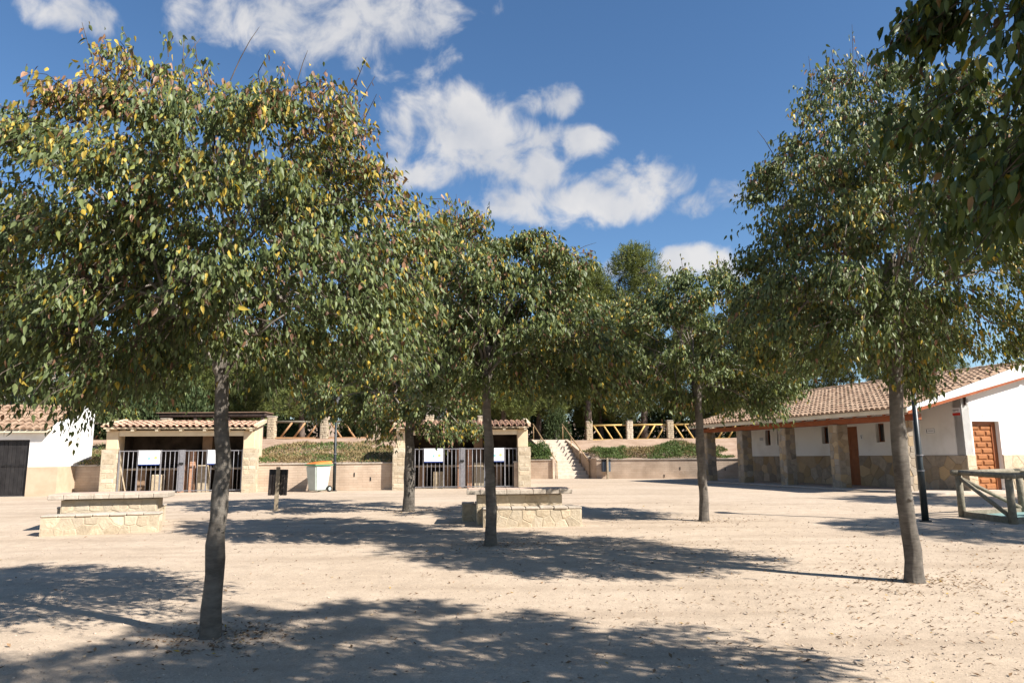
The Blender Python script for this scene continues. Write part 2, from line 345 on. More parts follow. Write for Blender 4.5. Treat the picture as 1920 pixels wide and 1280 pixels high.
def inst(name, me, parent, loc=(0, 0, 0), rot=(0, 0, 0), scale=None):
    o = bpy.data.objects.new(name, me); o.location = loc; o.rotation_euler = rot
    if scale: o.scale = scale
    return link(o, parent)

def fast_mesh(name, V, F, col=None, mat=None):
    """V (n,3) float array, F (m,3) tri array, col (n,3)"""
    me = bpy.data.meshes.new(name)
    me.vertices.add(len(V)); me.vertices.foreach_set('co', np.asarray(V, np.float32).ravel())
    F = np.asarray(F, np.int32)
    me.loops.add(F.size); me.loops.foreach_set('vertex_index', F.ravel())
    me.polygons.add(len(F)); me.polygons.foreach_set('loop_start', np.arange(len(F), dtype=np.int32) * F.shape[1])
    me.update(calc_edges=True)
    if col is not None:
        at = me.color_attributes.new('col', 'FLOAT_COLOR', 'POINT')
        c4 = np.ones((len(V), 4), np.float32); c4[:, :3] = col; at.data.foreach_set('color', c4.ravel())
    if mat: me.materials.append(M[mat])
    return me

# polygons for masonry ---------------------------------------------------
def clip(poly, p, n):
    out = []; k = len(poly)
    for i in range(k):
        a = poly[i]; b = poly[(i + 1) % k]
        da = (a[0] - p[0]) * n[0] + (a[1] - p[1]) * n[1]; db = (b[0] - p[0]) * n[0] + (b[1] - p[1]) * n[1]
        if da <= 0: out.append(a)
        if da * db < 0:
            t = da / (da - db); out.append((a[0] + (b[0] - a[0]) * t, a[1] + (b[1] - a[1]) * t))
    return out
def crazy_cells(Wd, H, size, rg):
    nx = max(1, round(Wd / size)); ny = max(1, round(H / size)); sites = []
    for j in range(ny):
        for i in range(nx):
            sites.append(((i + .5 + rg.uniform(-.38, .38) + (.25 if j % 2 else -.25) * (nx > 2)) * Wd / nx, (j + .5 + rg.uniform(-.38, .38)) * H / ny))
    cells = []
    for a in sites:
        poly = [(0, 0), (Wd, 0), (Wd, H), (0, H)]
        for b in sites:
            if b is a: continue
            dx, dy = b[0] - a[0], b[1] - a[1]
            if dx * dx + dy * dy > (3.2 * size) ** 2: continue
            poly = clip(poly, ((a[0] + b[0]) / 2, (a[1] + b[1]) / 2), (dx, dy))
            if len(poly) < 3: break
        if len(poly) >= 3: cells.append(poly)
    return cells
def course_cells(Wd, H, rowh, ln, rg):
    cells = []; nr = max(1, round(H / rowh)); ys = [0]
    for j in range(nr): ys.append(ys[-1] + rg.uniform(.75, 1.25))
    ys = [y / ys[-1] * H for y in ys]
    for j in range(nr):
        x = 0
        xs = [0]
        while xs[-1] < Wd - ln * .6: xs.append(xs[-1] + ln * rg.uniform(.6, 1.45))
        if len(xs) < 2: xs.append(Wd)
        xs = [q / xs[-1] * Wd for q in xs]
        for a, b in zip(xs, xs[1:]):
            q = .012
            p = [(a + rg.uniform(0, q), ys[j] + rg.uniform(0, q)), ((a + b) / 2, ys[j] - rg.uniform(-q, .3 * q)), (b - rg.uniform(0, q), ys[j] + rg.uniform(0, q)),
                 (b - rg.uniform(0, q), ys[j + 1] - rg.uniform(0, q)), ((a + b) / 2 + rg.uniform(-.02, .02), ys[j + 1] - rg.uniform(-.3 * q, q)), (a + rg.uniform(0, q), ys[j + 1] - rg.uniform(0, q))]
            cells.append(p)
    return cells
def stones(parent, o, xd, Wd, H, style, size, mat, seed, zd=(0, 0, 1), proud=.011, gap=.0035, nm='stone', joined=None):
    rg = random.Random(seed); o = Vector(o); xd = Vector(xd).normalized(); zd = Vector(zd).normalized(); nd = xd.cross(zd)
    cells = crazy_cells(Wd, H, size, rg) if style == 'crazy' else course_cells(Wd, H, size[1], size[0], rg)
    for poly in cells:
        cx = sum(p[0] for p in poly) / len(poly); cy = sum(p[1] for p in poly) / len(poly)
        rad = [math.hypot(p[0] - cx, p[1] - cy) for p in poly]; mr = max(min(rad), .02)
        if max(rad) < .035: continue
        k1 = max(.3, 1 - gap / mr); k2 = max(.25, 1 - (gap + .012) / mr)
        d = proud * rg.uniform(.55, 1.35); c = o + xd * cx + zd * cy; n = len(poly)
        V = []; 
        tilt = (rg.uniform(-.03, .03), rg.uniform(-.03, .03))
        for kk, dd in ((k1, -.02), (k1, d - .009), (k2, d)):
            for p in poly:
                e = 0 if dd < 0 else tilt[0] * (p[0] - cx) + tilt[1] * (p[1] - cy)
                V.append(xd * (p[0] - cx) * kk + zd * (p[1] - cy) * kk + nd * (dd + e))
        Fc = [(i, (i + 1) % n, n + (i + 1) % n, n + i) for i in range(n)] + [(n + i, n + (i + 1) % n, 2 * n + (i + 1) % n, 2 * n + i) for i in range(n)] + [tuple(range(2 * n, 3 * n))]
        if joined is not None:
            b = len(joined.v); joined.v += [tuple(q + c) for q in V]; joined.f += [tuple(b + i for i in f) for f in Fc]
        else:
            me = bpy.data.meshes.new(nm); me.from_pydata([tuple(q) for q in V], [], Fc); me.materials.append(M[mat])
            inst(nm, me, parent, c)

def stone_block(parent, x0, x1, y0, y1, z0, z1, style, size, mat, seed, core='mortar', faces='flrb', nm='core', top=False):
    e = .006
    MB().box(x0 - e, x1 + e, y0 - e, y1 + e, z0, z1).build(nm, core, parent)
    if 'f' in faces: stones(parent, (x0, y0, z0), (1, 0, 0), x1 - x0, z1 - z0, style, size, mat, seed)
    if 'r' in faces: stones(parent, (x1, y0, z0), (0, 1, 0), y1 - y0, z1 - z0, style, size, mat, seed + 1)
    if 'l' in faces: stones(parent, (x0, y1, z0), (0, -1, 0), y1 - y0, z1 - z0, style, size, mat, seed + 2)
    if 'b' in faces: stones(parent, (x1, y1, z0), (-1, 0, 0), x1 - x0, z1 - z0, style, size, mat, seed + 3)
    if top: stones(parent, (x0, y0, z1), (1, 0, 0), x1 - x0, y1 - y0, style, (size[0] * 1.3, .2) if style == 'course' else size, mat, seed + 4, zd=(0, 1, 0), proud=.018)

def wall_holes(mb, Wd, H, holes, th, topfn=None):
    """wall in local x (0..Wd), z (0..H), y 0 (front) .. th ; holes (x0,x1,z0,z1)"""
    xs = sorted({0, Wd, *[h[0] for h in holes], *[h[1] for h in holes]}); zs = sorted({0, H, *[h[2] for h in holes], *[h[3] for h in holes]})
    inh = lambda x, z: any(h[0] < x < h[1] and h[2] < z < h[3] for h in holes)
    tz = lambda x, z: (topfn(x) if (topfn and z == H) else z)
    for a, b in zip(xs, xs[1:]):
        for c, d in zip(zs, zs[1:]):
            if inh((a + b) / 2, (c + d) / 2): continue
            n = len(mb.v)
            mb.v += [(a, 0, c), (b, 0, c), (b, 0, tz(b, d)), (a, 0, tz(a, d)), (a, th, c), (b, th, c), (b, th, tz(b, d)), (a, th, tz(a, d))]
            mb.f += [(n, n + 1, n + 2, n + 3), (n + 5, n + 4, n + 7, n + 6)]
            if a == 0: mb.f.append((n + 4, n, n + 3, n + 7))
            if b == Wd: mb.f.append((n + 1, n + 5, n + 6, n + 2))
            if d == H: mb.f.append((n + 3, n + 2, n + 6, n + 7))
    for (a, b, c, d) in holes:
        n = len(mb.v); mb.v += [(a, 0, c), (b, 0, c), (b, 0, d), (a, 0, d), (a, th, c), (b, th, c), (b, th, d), (a, th, d)]
        mb.f += [(n, n + 3, n + 7, n + 4), (n + 1, n + 5, n + 6, n + 2), (n + 3, n + 2, n + 6, n + 7), (n, n + 4, n + 5, n + 1)]
    return mb
def build_raw(mb, name, mat, parent):
    me = bpy.data.meshes.new(name); me.from_pydata(mb.v, [], mb.f); me.materials.append(M[mat]); return link(bpy.data.objects.new(name, me), parent)

# tiles -------------------------------------------------------------------
def tile_mesh(Ln, w0, w1, seg=6, th=.014):
    """convex clay tile, lower (wide) end at y=0, runs to +y, axis along y"""
    mb = MB()
    for y, w in ((0, w0), (Ln, w1)):
        for r in (w / 2, w / 2 - th):
            for j in range(seg + 1):
                a = math.pi * j / seg; mb.v.append((-math.cos(a) * r, y, math.sin(a) * r * .8))
    k = seg + 1
    for j in range(seg):
        mb.f.append((j, j + 1, 2 * k + j + 1, 2 * k + j))
        mb.f.append((k + j + 1, k + j, 3 * k + j, 3 * k + j + 1))
        mb.f.append((j + 1, j, k + j, k + j + 1))
    me = mb.mesh('tile', fix=False); me.polygons.foreach_set('use_smooth', [True] * len(me.polygons)); return me
def joined_tiles(name, parent, mat, origin, xdir, updir, ncol, nrow, pitch, expo, seed, fade=None):
    """one mesh of many cover tiles; origin at the lower left corner of the roof plane"""
    rg = random.Random(seed); o = Vector(origin); X = Vector(xdir).normalized(); U = Vector(updir).normalized(); Nn = X.cross(U).normalized()
    seg = 5; V = []; F = []
    for i in range(ncol):
        for j in range(nrow):
            jx = rg.uniform(-.008, .008); jz = rg.uniform(-.006, .008); sk = rg.uniform(-.01, .01)
            b = len(V)
            for y, w, l in ((j * expo - .03, pitch * .86, .035), (j * expo + expo * 1.12, pitch * .66, .012)):
                for s in range(seg + 1):
                    a = math.pi * s / seg
                    V.append(o + X * ((i + .5) * pitch + jx + (sk if l < .02 else 0) - math.cos(a) * w / 2) + U * y + Nn * (math.sin(a) * w * .42 + l + jz))
            for s in range(seg): F.append((b + s, b + s + 1, b + seg + 2 + s, b + seg + 1 + s))
            F.append(tuple(b + s for s in range(seg + 1))[::-1])
    me = bpy.data.meshes.new(name); me.from_pydata([tuple(v) for v in V], [], F); me.materials.append(M[mat])
    ob = link(bpy.data.objects.new(name, me), parent); ob['kind'] = 'stuff'; return ob

# ------------------------------------------------------------------ terrain
def g(y):
    t = min(1, max(0, (y - 3) / 20.)); return 0.42 * t * t * (3 - 2 * t)
def gn(x, y):
    f = max(0., 1 - max(0, y - 20) / 3.)
    return g(y) + (.018 * noise.noise(Vector((x * .45, y * .45, 3.1))) + .007 * noise.noise(Vector((x * 1.7, y * 1.7, 1.)))) * f
def grid(name, xs, ys, fn, mat, skip=None):
    V = [(x, y, fn(x, y)) for y in ys for x in xs]; nx = len(xs); F = []
    for j in range(len(ys) - 1):
        for i in range(nx - 1):
            if skip and skip((xs[i] + xs[i + 1]) / 2, (ys[j] + ys[j + 1]) / 2): continue
            a = j * nx + i; F.append((a, a + 1, a + nx + 1, a + nx))
    me = bpy.data.meshes.new(name); me.from_pydata(V, [], F); me.materials.append(M[mat])
    me.polygons.foreach_set('use_smooth', [True] * len(me.polygons))
    o = link(bpy.data.objects.new(name, me)); o['kind'] = 'structure'; return o
def seq(a, b, st): return [a + (b - a) * i / max(1, round((b - a) / st)) for i in range(max(1, round((b - a) / st)) + 1)]
gx = [-3000, -800, -300, -120, -60, -34] + seq(-24, 24, .4) + [34, 60, 120, 300, 800, 3000]
gy = [-3000, -800, -300, -100, -40, -15, -6] + seq(-2, 26, .4) + [30, 36, 45, 70, 150, 400, 1000, 3000]
grid('ground', gx, gy, gn, 'ground')

HL = (-10.83, 23.7, R(11)); HR = (-1.75, 25.0, R(3)); LB = (-14.3, 22.9, R(8)); ST = (2.1, 36.0, R(15)); RB = (10.19, 23.08, math.atan2(.282, .959))
def loc2(fr, x, y):
    dx, dy = x - fr[0], y - fr[1]; c, s = math.cos(fr[2]), math.sin(fr[2]); return dx * c + dy * s, -dx * s + dy * c
def inside_build(x, y):
    a, b = loc2(HL, x, y)
    if abs(a) < 2.2 and -.2 < b < 1.75: return True
    a, b = loc2(HR, x, y)
    if abs(a) < 2.2 and -.2 < b < 1.75: return True
    a, b = loc2(LB, x, y)
    if -9 < a < -.15 and -.2 < b < 2.3: return True
    a, b = loc2(ST, x, y)
    if -.08 < a < 1.83 and -1 < b < 3.75: return True
    return False
def ywl(x): return 24.95 + .1 * (x + 6.2)
def ywr(x): return 36.2 - .2286 * (x - 1)
def sm(t): t = min(1, max(0, t)); return t * t * (3 - 2 * t)
def zterr(db, y, Ln, x):
    z = 1.33 + 1.07 * (.35 * min(1, db / Ln) + .65 * sm(db / Ln))
    z += .07 * noise.noise(Vector((x * .6, y * .6, 0))) * min(1, db / 1.5)
    if y > 48: z += .055 * (min(y, 260) - 48)
    return z
def terr(x, y):
    return zterr(y - ywl(x), y, 8.3, x) if x < .25 else zterr(y - ywr(x), y, 6., x)
tt = seq(.12, 12, .33) + [13.5, 15, 17, 20, 24, 30, 40, 60, 100, 200, 500, 1500]
def patch(name, xs, yw, Ln):
    V = []; F = []; nx = len(xs)
    for t in tt:
        for x in xs: V.append((x, yw(max(-40, min(30, x))) + t, zterr(t, yw(max(-40, min(30, x))) + t, Ln, x)))
    for j in range(len(tt) - 1):
        for i in range(nx - 1):
            a = j * nx + i
            if inside_build((V[a][0] + V[a + 1][0]) / 2, (V[a][1] + V[a + nx][1]) / 2): continue
            F.append((a, a + 1, a + nx + 1, a + nx))
    me = bpy.data.meshes.new(name); me.from_pydata(V, [], F); me.materials.append(M['bank'])
    me.polygons.foreach_set('use_smooth', [True] * len(me.polygons))
    o = link(bpy.data.objects.new(name, me)); o['kind'] = 'structure'
patch('terrace_bank', [-1500, -500, -200, -90, -50, -35] + seq(-25, .25, .3), ywl, 8.3)
patch('terrace_bank', seq(.25, 16, .3) + [20, 30, 50, 90, 200, 500, 1500], ywr, 6.)

# ------------------------------------------------------------------ retaining walls
def ret_wall(a, b, h, label, base=.38, ext=.24, holes=()):
    a = Vector((a[0], a[1], 0)); b = Vector((b[0], b[1], 0)); L_ = (b - a).length; ang = math.atan2(b.y - a.y, b.x - a.x)
    t = thing('retaining_wall', (a.x, a.y, base), ang, label, 'wall')
    MB().box(0, L_, 0, ext, 0, h).build('wall_body', 'wall_render', t)
    n = max(1, round(L_ / 1.1))
    for i in range(n):
        MB().box(i * L_ / n + .004, (i + 1) * L_ / n - .004, -.03, ext + .02, h, h + .055).build('coping', 'slab', t, bevel=.008)
    for (x, z) in holes:
        MB().box(x - .02, x + .02, -.012, .01, z, z + .13).build('weep_hole', 'rubber', t)
    return t
ret_wall((-8.85, ywl(-8.85)), (-3.9, ywl(-3.9)), .92, 'low pinkish wall between the two barbecue shelters, under the dry bank', holes=((2.18, .45), (3.43, .5), (3.98, .35), (.73, .3)))
ret_wall((-45, ywl(-45)), (-13.05, ywl(-13.05)), .92, 'shaded low wall between white storehouse and left barbecue shelter')
ret_wall((.45, ywr(.45)), (2.06, ywr(2.06)), .92, 'short pale wall between right barbecue shelter and the stairs')
ret_wall((4.06, ywr(4.06)), (13.5, ywr(13.5)), .92, 'long low wall right of the stairs, half in porch shadow', holes=((3.2, .1), (3.95, .45), (6, .4)))
t = ret_wall((.27, 25.2), (.27, 36.25), .92, 'return wall hidden behind the right barbecue shelter')

# ------------------------------------------------------------------ barbecue shelters
def shelter(fr, label, seed):
    t = thing('barbecue_shelter', (fr[0], fr[1], .42), fr[2], label, 'shelter', 'barbecue shelters')
    hw = 2.375; rg = random.Random(seed)
    for s in (-1, 1):
        x0, x1 = (-hw, -1.92) if s < 0 else (1.92, hw)
        stone_block(t, x0 + .02, x1 - .02, 0, .55, -.05, 1.42, 'course', (.26, .15), 'stone_cream', seed + 10 * s, faces='flr', nm='pier_core')
        MB().box(x0 + .10 * (s < 0), x1 - .10 * (s > 0), .06, .5, 1.42, 2.02).build('upper_pier', 'cream', t, bevel=.012)
        xa, xb = (-hw + .12, -1.98) if s < 0 else (1.98, hw - .12)
        m = MB(); m.prism([(.5, -.05), (1.95, -.05), (1.95, 2.33), (.02, 2.09), (.02, 2.03), (.5, 2.03)], 'x', xa, xb); m.build('side_wall', 'cream', t)
    MB().box(-1.975, 1.975, 1.75, 1.94, -.05, 2.29).build('back_wall', 'soot', t)
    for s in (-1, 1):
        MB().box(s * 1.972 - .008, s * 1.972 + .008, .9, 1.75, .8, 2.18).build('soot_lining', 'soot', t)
    MB().box(-1.95, 1.95, .1, .3, 1.85, 2.03).build('lintel', 'creamlight', t, bevel=.008)
    # roof deck and rafters
    sl = .125
    zr = lambda y: 2.065 + sl * (y + .22)
    m = MB(); m.prism([(-.2, zr(-.2)), (1.95, zr(1.95)), (1.95, zr(1.95) + .05), (-.2, zr(-.2) + .05)], 'x', -1.97, 1.97); m.build('roof_deck', 'cream', t)
    m = MB(); m.prism([(-.2, zr(-.2)), (.018, zr(.018)), (.018, zr(.018) + .05), (-.2, zr(-.2) + .05)], 'x', -2.30, 2.30); m.build('eave_strip', 'cream', t)
    for i in range(7):
        x = -2.18 + i * 4.36 / 6
        MB().box(x - .045, x + .045, -.17, .015 if abs(x) > 1.9 else .095, zr(-.1) - .075, zr(-.1) - .015).build('rafter_end', 'creamlight', t)
    # tiles: each cover tile a part of its own
    ncol = 23; pitch = 4.62 / ncol; rows = 5; expo = .43
    ang = math.atan(sl); tm = [tile_mesh(.5, pitch * .80, pitch * .62)]
    for q in tm: q.materials.append(M['tile'])
    for i in range(ncol):
        for j in range(rows):
            y = -.25 + j * expo * math.cos(ang)
            x = -2.31 + (i + .5) * pitch + rg.uniform(-.008, .008)
            inst('tile', tm[0], t, (x, y, zr(y) + .085 + rg.uniform(-.004, .008)), (ang - .035, rg.uniform(-.03, .03), rg.uniform(-.02, .02)))
    m = MB()
    for i in range(ncol + 1):
        x = -2.31 + i * pitch
        for (a, b) in ((-.235, 1.93),):
            k = 5; base = len(m.v)
            for y in (a, b):
                for q in range(k):
                    an = math.pi * q / (k - 1); m.v.append((x - math.cos(an) * pitch * .36, y, zr(y) + .105 - math.sin(an) * .045))
            for q in range(k - 1): m.f.append((base + q, base + q + 1, base + k + q + 1, base + k + q))
    ch = build_raw(m, 'channel_tiles', 'tile', t); ch['kind'] = 'stuff'
    for s in (-1, 1):
        m = MB(); a = 2.255 if s > 0 else -2.375
        m.prism([(-.05, zr(-.05) + .03), (1.98, zr(1.98) + .03), (1.98, zr(1.98) + .155), (-.05, zr(-.05) + .155)], 'x', a, a + .12); m.build('verge', 'cream', t)
    # inside: grill counter and supports
    MB().box(-1.93, 1.93, 1.02, 1.75, .74, .81).build('counter', 'slab', t, bevel=.008)
    for x, w in ((-1.45, .12), (-.55, .12), (1.3, .12)):
        MB().box(x - w, x + w, 1.1, 1.74, -.02, .74).build('counter_support', 'brown_plaster', t)
    for x in (-.09, .25):
        MB().box(x - .085, x + .085, .62, .79, -.02, 1.36).build('brick_pier', 'brick', t)
    MB().box(-.172, .332, .795, 1.745, -.02, 1.36).build('partition', 'brown_plaster', t)
    MB().box(.40, .72, 1.2, 1.74, .815, 2.22).build('flue', 'brown_plaster', t, bevel=.01)
    MB().box(.40, .74, .62, 1.0, -.02, .90).build('stone_bench_block', 'stone_cream', t, bevel=.02)
    MB().box(-1.02, -.68, .68, 1.0, -.02, .60).build('stone_bench_block', 'stone_cream', t, bevel=.02)
    MB().box(-2.1, 2.1, .02, 1.75, -.06, .015).build('floor_slab', 'concrete', t)
    # gate with two leaves
    bar = MB().tube([(0, 0, .10), (0, 0, 1.355)], [.011, .011], 6).mesh('bar', smooth=True); bar.materials.append(M['iron'])
    for s in (-1, 1):
        a, b = (-1.90, -.075) if s < 0 else (.075, 1.90)
        y = .2
        gt = MB().box(a, b, y - .016, y + .016, 1.355, 1.385).build('gate', 'iron', t)
        MB().box(a, b, y - .016, y + .016, .075, .10).build('bottom_rail', 'iron', gt)
        wide = [a + .012, b - .012] + ([-1.33, -.63] if s < 0 else [.78, 1.48])
        for x in wide: MB().box(x - .02, x + .02, y - .02, y + .02, .08, 1.40).build('stile', 'iron', gt)
        n = 13
        for i in range(1, n):
            x = a + (b - a) * i / n
            if min(abs(x - w) for w in wide) > .05: inst('bar', bar, gt, (x, y, 0))
    cp = MB().box(-.062, .062, .165, .225, .06, 1.40).build('gate_post', 'iron', t, bevel=.006)
    MB().box(-.07, .07, .135, .162, .92, .99).build('padlock', 'rubber', cp, bevel=.006)
    return t
sh1 = shelter(HL, 'left barbecue shelter with tiled roof and barred gate, beside the white storehouse', 100)
sh2 = shelter(HR, 'right barbecue shelter with tiled roof and barred gate, beside the stairs', 200)
def gate_sign(root, x0, x1, label):
    c = Vector(((x0 + x1) / 2, .155, .95)); p = frame(root) @ c
    t = thing('notice_sign', p, root.rotation_euler.z, label, 'sign', 'notices on the shelter gates')
    w = (x1 - x0) / 2
    MB().box(-w, w, -.006, .018, 0, .44).build('panel', 'sign_white', t)
    for i, (zz, q) in enumerate(((.375, .62), (.335, .45), (.30, .70))): MB().box(-w * q, w * q, -.0075, -.0055, zz, zz + .012).build('text_line', 'sign_grey', t)
    MB().box(-.035, .035, -.0075, -.0055, .14, .22).build('emblem', 'sign_teal', t)
    MB().tube([(w * .62, -.0075, .2), (w * .62, -.0055, .2)], [.05, .05], 10).build('emblem', 'sign_green', t)
    MB().box(-w, w, -.006, .018, -.035, -.0005).build('lower_strip', 'sign_blue', t)
gate_sign(sh1, -1.30, -.66, 'white notice on the gate half nearest the storehouse, left shelter')
gate_sign(sh1, .81, 1.45, 'white notice half hidden by the nearest tree trunk, left shelter gate')
gate_sign(sh2, -1.30, -.66, 'white notice fully in view on the right shelter gate, left half')
gate_sign(sh2, .81, 1.45, 'white notice cut by a tree trunk, right half of the right shelter gate')

# ------------------------------------------------------------------ white storehouse on the left
def storehouse():
    t = thing('storehouse', (LB[0], LB[1], .42), LB[2], 'small white storehouse with tiled roof and black double door at left edge', 'building')
    D = 2.3; Wd = 7.
    zf, zb = 2.04, 2.86
    zt = lambda y: zf + (zb - zf) * y / D
    m = MB(); wall_holes(m, Wd, 2.04, [(4.6, 6.13, 0.0, 1.74)], .22)
    m.v = [(x - Wd, y, z) for x, y, z in m.v]
    build_raw(m, 'wall', 'white', t)
    m = MB(); m.prism([(.221, -.05), (D, -.05), (D, zb + .12), (.0, zf + .16), (.0, zf + .002), (.221, zf + .002)], 'x', -.24, 0); m.build('side_wall', 'white', t)
    MB().box(-Wd, 0, D - .1, D + .1, -.05, 2.8).build('back_wall', 'white', t)
    MB().box(-.87, .014, -.014, 0, -.02, .90).box(0.0005, .014, 0, D, -.02, .90).build('dado', 'dado', t)
    MB().box(-Wd, -2.40, -.014, 0, -.02, .90).build('dado', 'dado', t)
    # double door
    dr = MB().box(-2.4, -.87, .06, .09, 0, .05).box(-2.4, -.87, .06, .09, 1.69, 1.74).box(-2.4, -2.35, .06, .09, .05, 1.69).box(-.92, -.87, .06, .09, .05, 1.69).build('door', 'door_black', t)
    n = 12; w = 1.43 / n
    for i in range(n):
        x = -2.35 + i * w
        MB().box(x + .004, x + w - .004, .072 - (.006 if i in (5, 6) else 0), .1, .05, 1.688).build('plank', 'door_black', dr, bevel=.004)
    for z in (.9, .95): MB().box(-2.3, -.95, .058, .0735, z, z + .012).build('strap', 'door_black', dr)
    MB().tube([(-1.6, .02, .97), (-1.5, .02, .97)], [.012, .012], 6).build('handle', 'rubber', dr)
    # roof
    m = MB(); m.prism([(-.22, zt(-.22)), (D, zt(D)), (D, zt(D) + .06), (-.22, zt(-.22) + .06)], 'x', -Wd - .2, -.245); m.build('roof_deck', 'creamlight', t)
    U = Vector((0, D + .22, zt(D) - zt(-.22)))
    joined_tiles('roof_tiles', t, 'tile_old', (-Wd - .2, -.22, zt(-.22) + .062), (1, 0, 0), U, 34, 7, (Wd - .05) / 34, .39, 5)
    return t
storehouse()

# ------------------------------------------------------------------ long building with porch on the right
def porch_building():
    t = thing('porch_building', (RB[0], RB[1], .42), RB[2], 'long white building with tiled roof, stone pillared porch and orange timber at right', 'building')
    X0 = 1.78; Y0 = -3.15; LEN = 10.25; XR = 6.6
    sl = .29; ze = lambda x: 2.30 + sl * (x + .35)            # roof bed surface
    zs = lambda x: 2.24 + .243 * (x + .18)                    # soffit line at the gable
    # paving
    MB().box(-.25, X0, Y0 - .6, 8.2, -.1, .035).build('porch_floor', 'kerb', t, bevel=.01)
    MB().box(X0, XR + 1, Y0 - .6, Y0 + .0, -.1, .033).build('end_paving', 'kerb', t)
    # long wall: local x along -y? build in own frame then map: a = distance from near corner along +y
    holes = [(2.05, 2.38, 1.45, 2.05), (2.92, 3.28, 1.45, 2.05), (4.1, 4.95, .03, 2.0), (5.5, 5.84, 1.45, 2.05), (8.05, 8.40, 1.45, 2.05), (8.83, 9.16, 1.45, 2.05)]
    m = MB(); wall_holes(m, LEN, 2.62, holes, .28)
    # front of the wall faces -x : (a, depth, z) -> (X0+depth, Y0+a, z)   (mirrored, so flip faces)
    m.v = [(X0 + y, Y0 + x, z + .0) for x, y, z in m.v]; m.f = [f[::-1] for f in m.f]
    build_raw(m, 'long_wall', 'white', t)
    # end wall, faces -y
    eh = [(.32, 1.32, .03, 1.97), (2.40, 3.3, 1.3, 2.2)]
    m = MB(); wall_holes(m, XR - X0, 2.6, eh, .28, topfn=lambda x: min(zs(x + X0), 2 * zs(4.25) - zs(x + X0)) + .04)
    m.v = [(X0 + x, Y0 + y, z) for x, y, z in m.v]
    build_raw(m, 'end_wall', 'white', t)
    MB().box(X0 + .28, XR, Y0 + LEN - .28, Y0 + LEN, -.05, 2.7).build('far_wall', 'white', t)
    MB().box(XR - .28, XR, Y0 + .28, Y0 + LEN - .28, -.05, 2.6).build('rear_wall', 'white', t)
    # stone dado (crazy paving), each stone its own piece
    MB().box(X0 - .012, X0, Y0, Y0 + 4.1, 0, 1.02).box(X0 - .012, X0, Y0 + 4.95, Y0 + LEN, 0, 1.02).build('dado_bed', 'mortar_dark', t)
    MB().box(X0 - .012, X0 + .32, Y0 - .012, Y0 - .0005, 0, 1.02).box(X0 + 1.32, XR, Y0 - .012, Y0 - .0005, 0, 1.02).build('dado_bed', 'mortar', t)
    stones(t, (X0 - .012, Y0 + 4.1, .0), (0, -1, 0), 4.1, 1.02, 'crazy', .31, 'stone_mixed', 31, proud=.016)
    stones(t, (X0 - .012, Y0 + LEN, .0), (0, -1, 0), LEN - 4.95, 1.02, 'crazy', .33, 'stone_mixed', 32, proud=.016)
    stones(t, (X0 - .01, Y0 - .012, 0), (1, 0, 0), .33, 1.02, 'crazy', .3, 'stone_cream', 33, proud=.016)
    stones(t, (X0 + 1.32, Y0 - .012, 0), (1, 0, 0), XR - X0 - 1.32, 1.02, 'crazy', .33, 'stone_cream', 34, proud=.016)
    # windows of the long wall
    for (a, b, c, d) in holes:
        if c < .5: continue
        ya, yb = Y0 + a, Y0 + b
        w = MB().box(X0 + .13, X0 + .17, ya, yb, c, c + .04).box(X0 + .13, X0 + .17, ya, yb, d - .04, d).box(X0 + .13, X0 + .17, ya, ya + .04, c + .04, d - .04).box(X0 + .13, X0 + .17, yb - .04, yb, c + .04, d - .04).build('window', 'door_brown', t)
        MB().box(X0 + .145, X0 + .155, ya + .04, yb - .04, c + .04, d - .04).build('pane', 'glass', w)
    # brown door in the long wall
    a, b = Y0 + 4.1, Y0 + 4.95
    dr = MB().box(X0 + .10, X0 + .15, a, b, .03, 2.0).build('door', 'door_brown', t)
    for i in range(2):
        for j in range(3): MB().box(X0 + .085, X0 + .10, a + .08 + i * .37, a + .40 + i * .37, .15 + j * .6, .66 + j * .6).build('door_panel', 'door_brown', dr, bevel=.006)
    MB().box(X0 + .05, X0 + .10, a + .05, a + .08, .98, 1.06).build('handle', 'iron', dr)
    # orange panelled door in the end wall
    x0, x1 = X0 + .32, X0 + 1.32
    dr = MB().box(x0, x1 - .16, Y0 + .16, Y0 + .2, .03, 1.88).build('door', 'door_orange', t)
    MB().box(x0, x1, Y0 + .13, Y0 + .21, 1.88, 1.97).box(x1 - .16, x1, Y0 + .13, Y0 + .21, .03, 1.88).build('door_frame', 'door_brown', t)
    wdt = x1 - .16 - x0; rows = 11; rh = 1.84 / rows
    for j in range(rows):
        z = .04 + j * rh
        cuts = [0, .5, 1] if j % 2 == 0 else [0, .27, .73, 1]
        for q0, q1 in zip(cuts, cuts[1:]):
            xa, xb = x0 + q0 * wdt + .018, x0 + q1 * wdt - .018; za, zb = z + .016, z + rh - .016
            e = .028
            mb = MB().hexa([(xa, Y0 + .16, za), (xb, Y0 + .16, za), (xb, Y0 + .16, zb), (xa, Y0 + .16, zb), (xa + e, Y0 + .128, za + e), (xb - e, Y0 + .128, za + e), (xb - e, Y0 + .128, zb - e), (xa + e, Y0 + .128, zb - e)])
            mb.build('door_panel', 'door_orange', dr)
    w = MB().box(X0 + 2.4, X0 + 3.3, Y0 + .12, Y0 + .16, 1.3, 1.36).box(X0 + 2.4, X0 + 3.3, Y0 + .12, Y0 + .16, 2.14, 2.2).box(X0 + 2.4, X0 + 2.46, Y0 + .12, Y0 + .16, 1.36, 2.14).box(X0 + 3.24, X0 + 3.3, Y0 + .12, Y0 + .16, 1.36, 2.14).build('window', 'door_brown', t)
    MB().box(X0 + 2.46, X0 + 3.24, Y0 + .135, Y0 + .145, 1.36, 2.14).build('pane', 'glass', w)
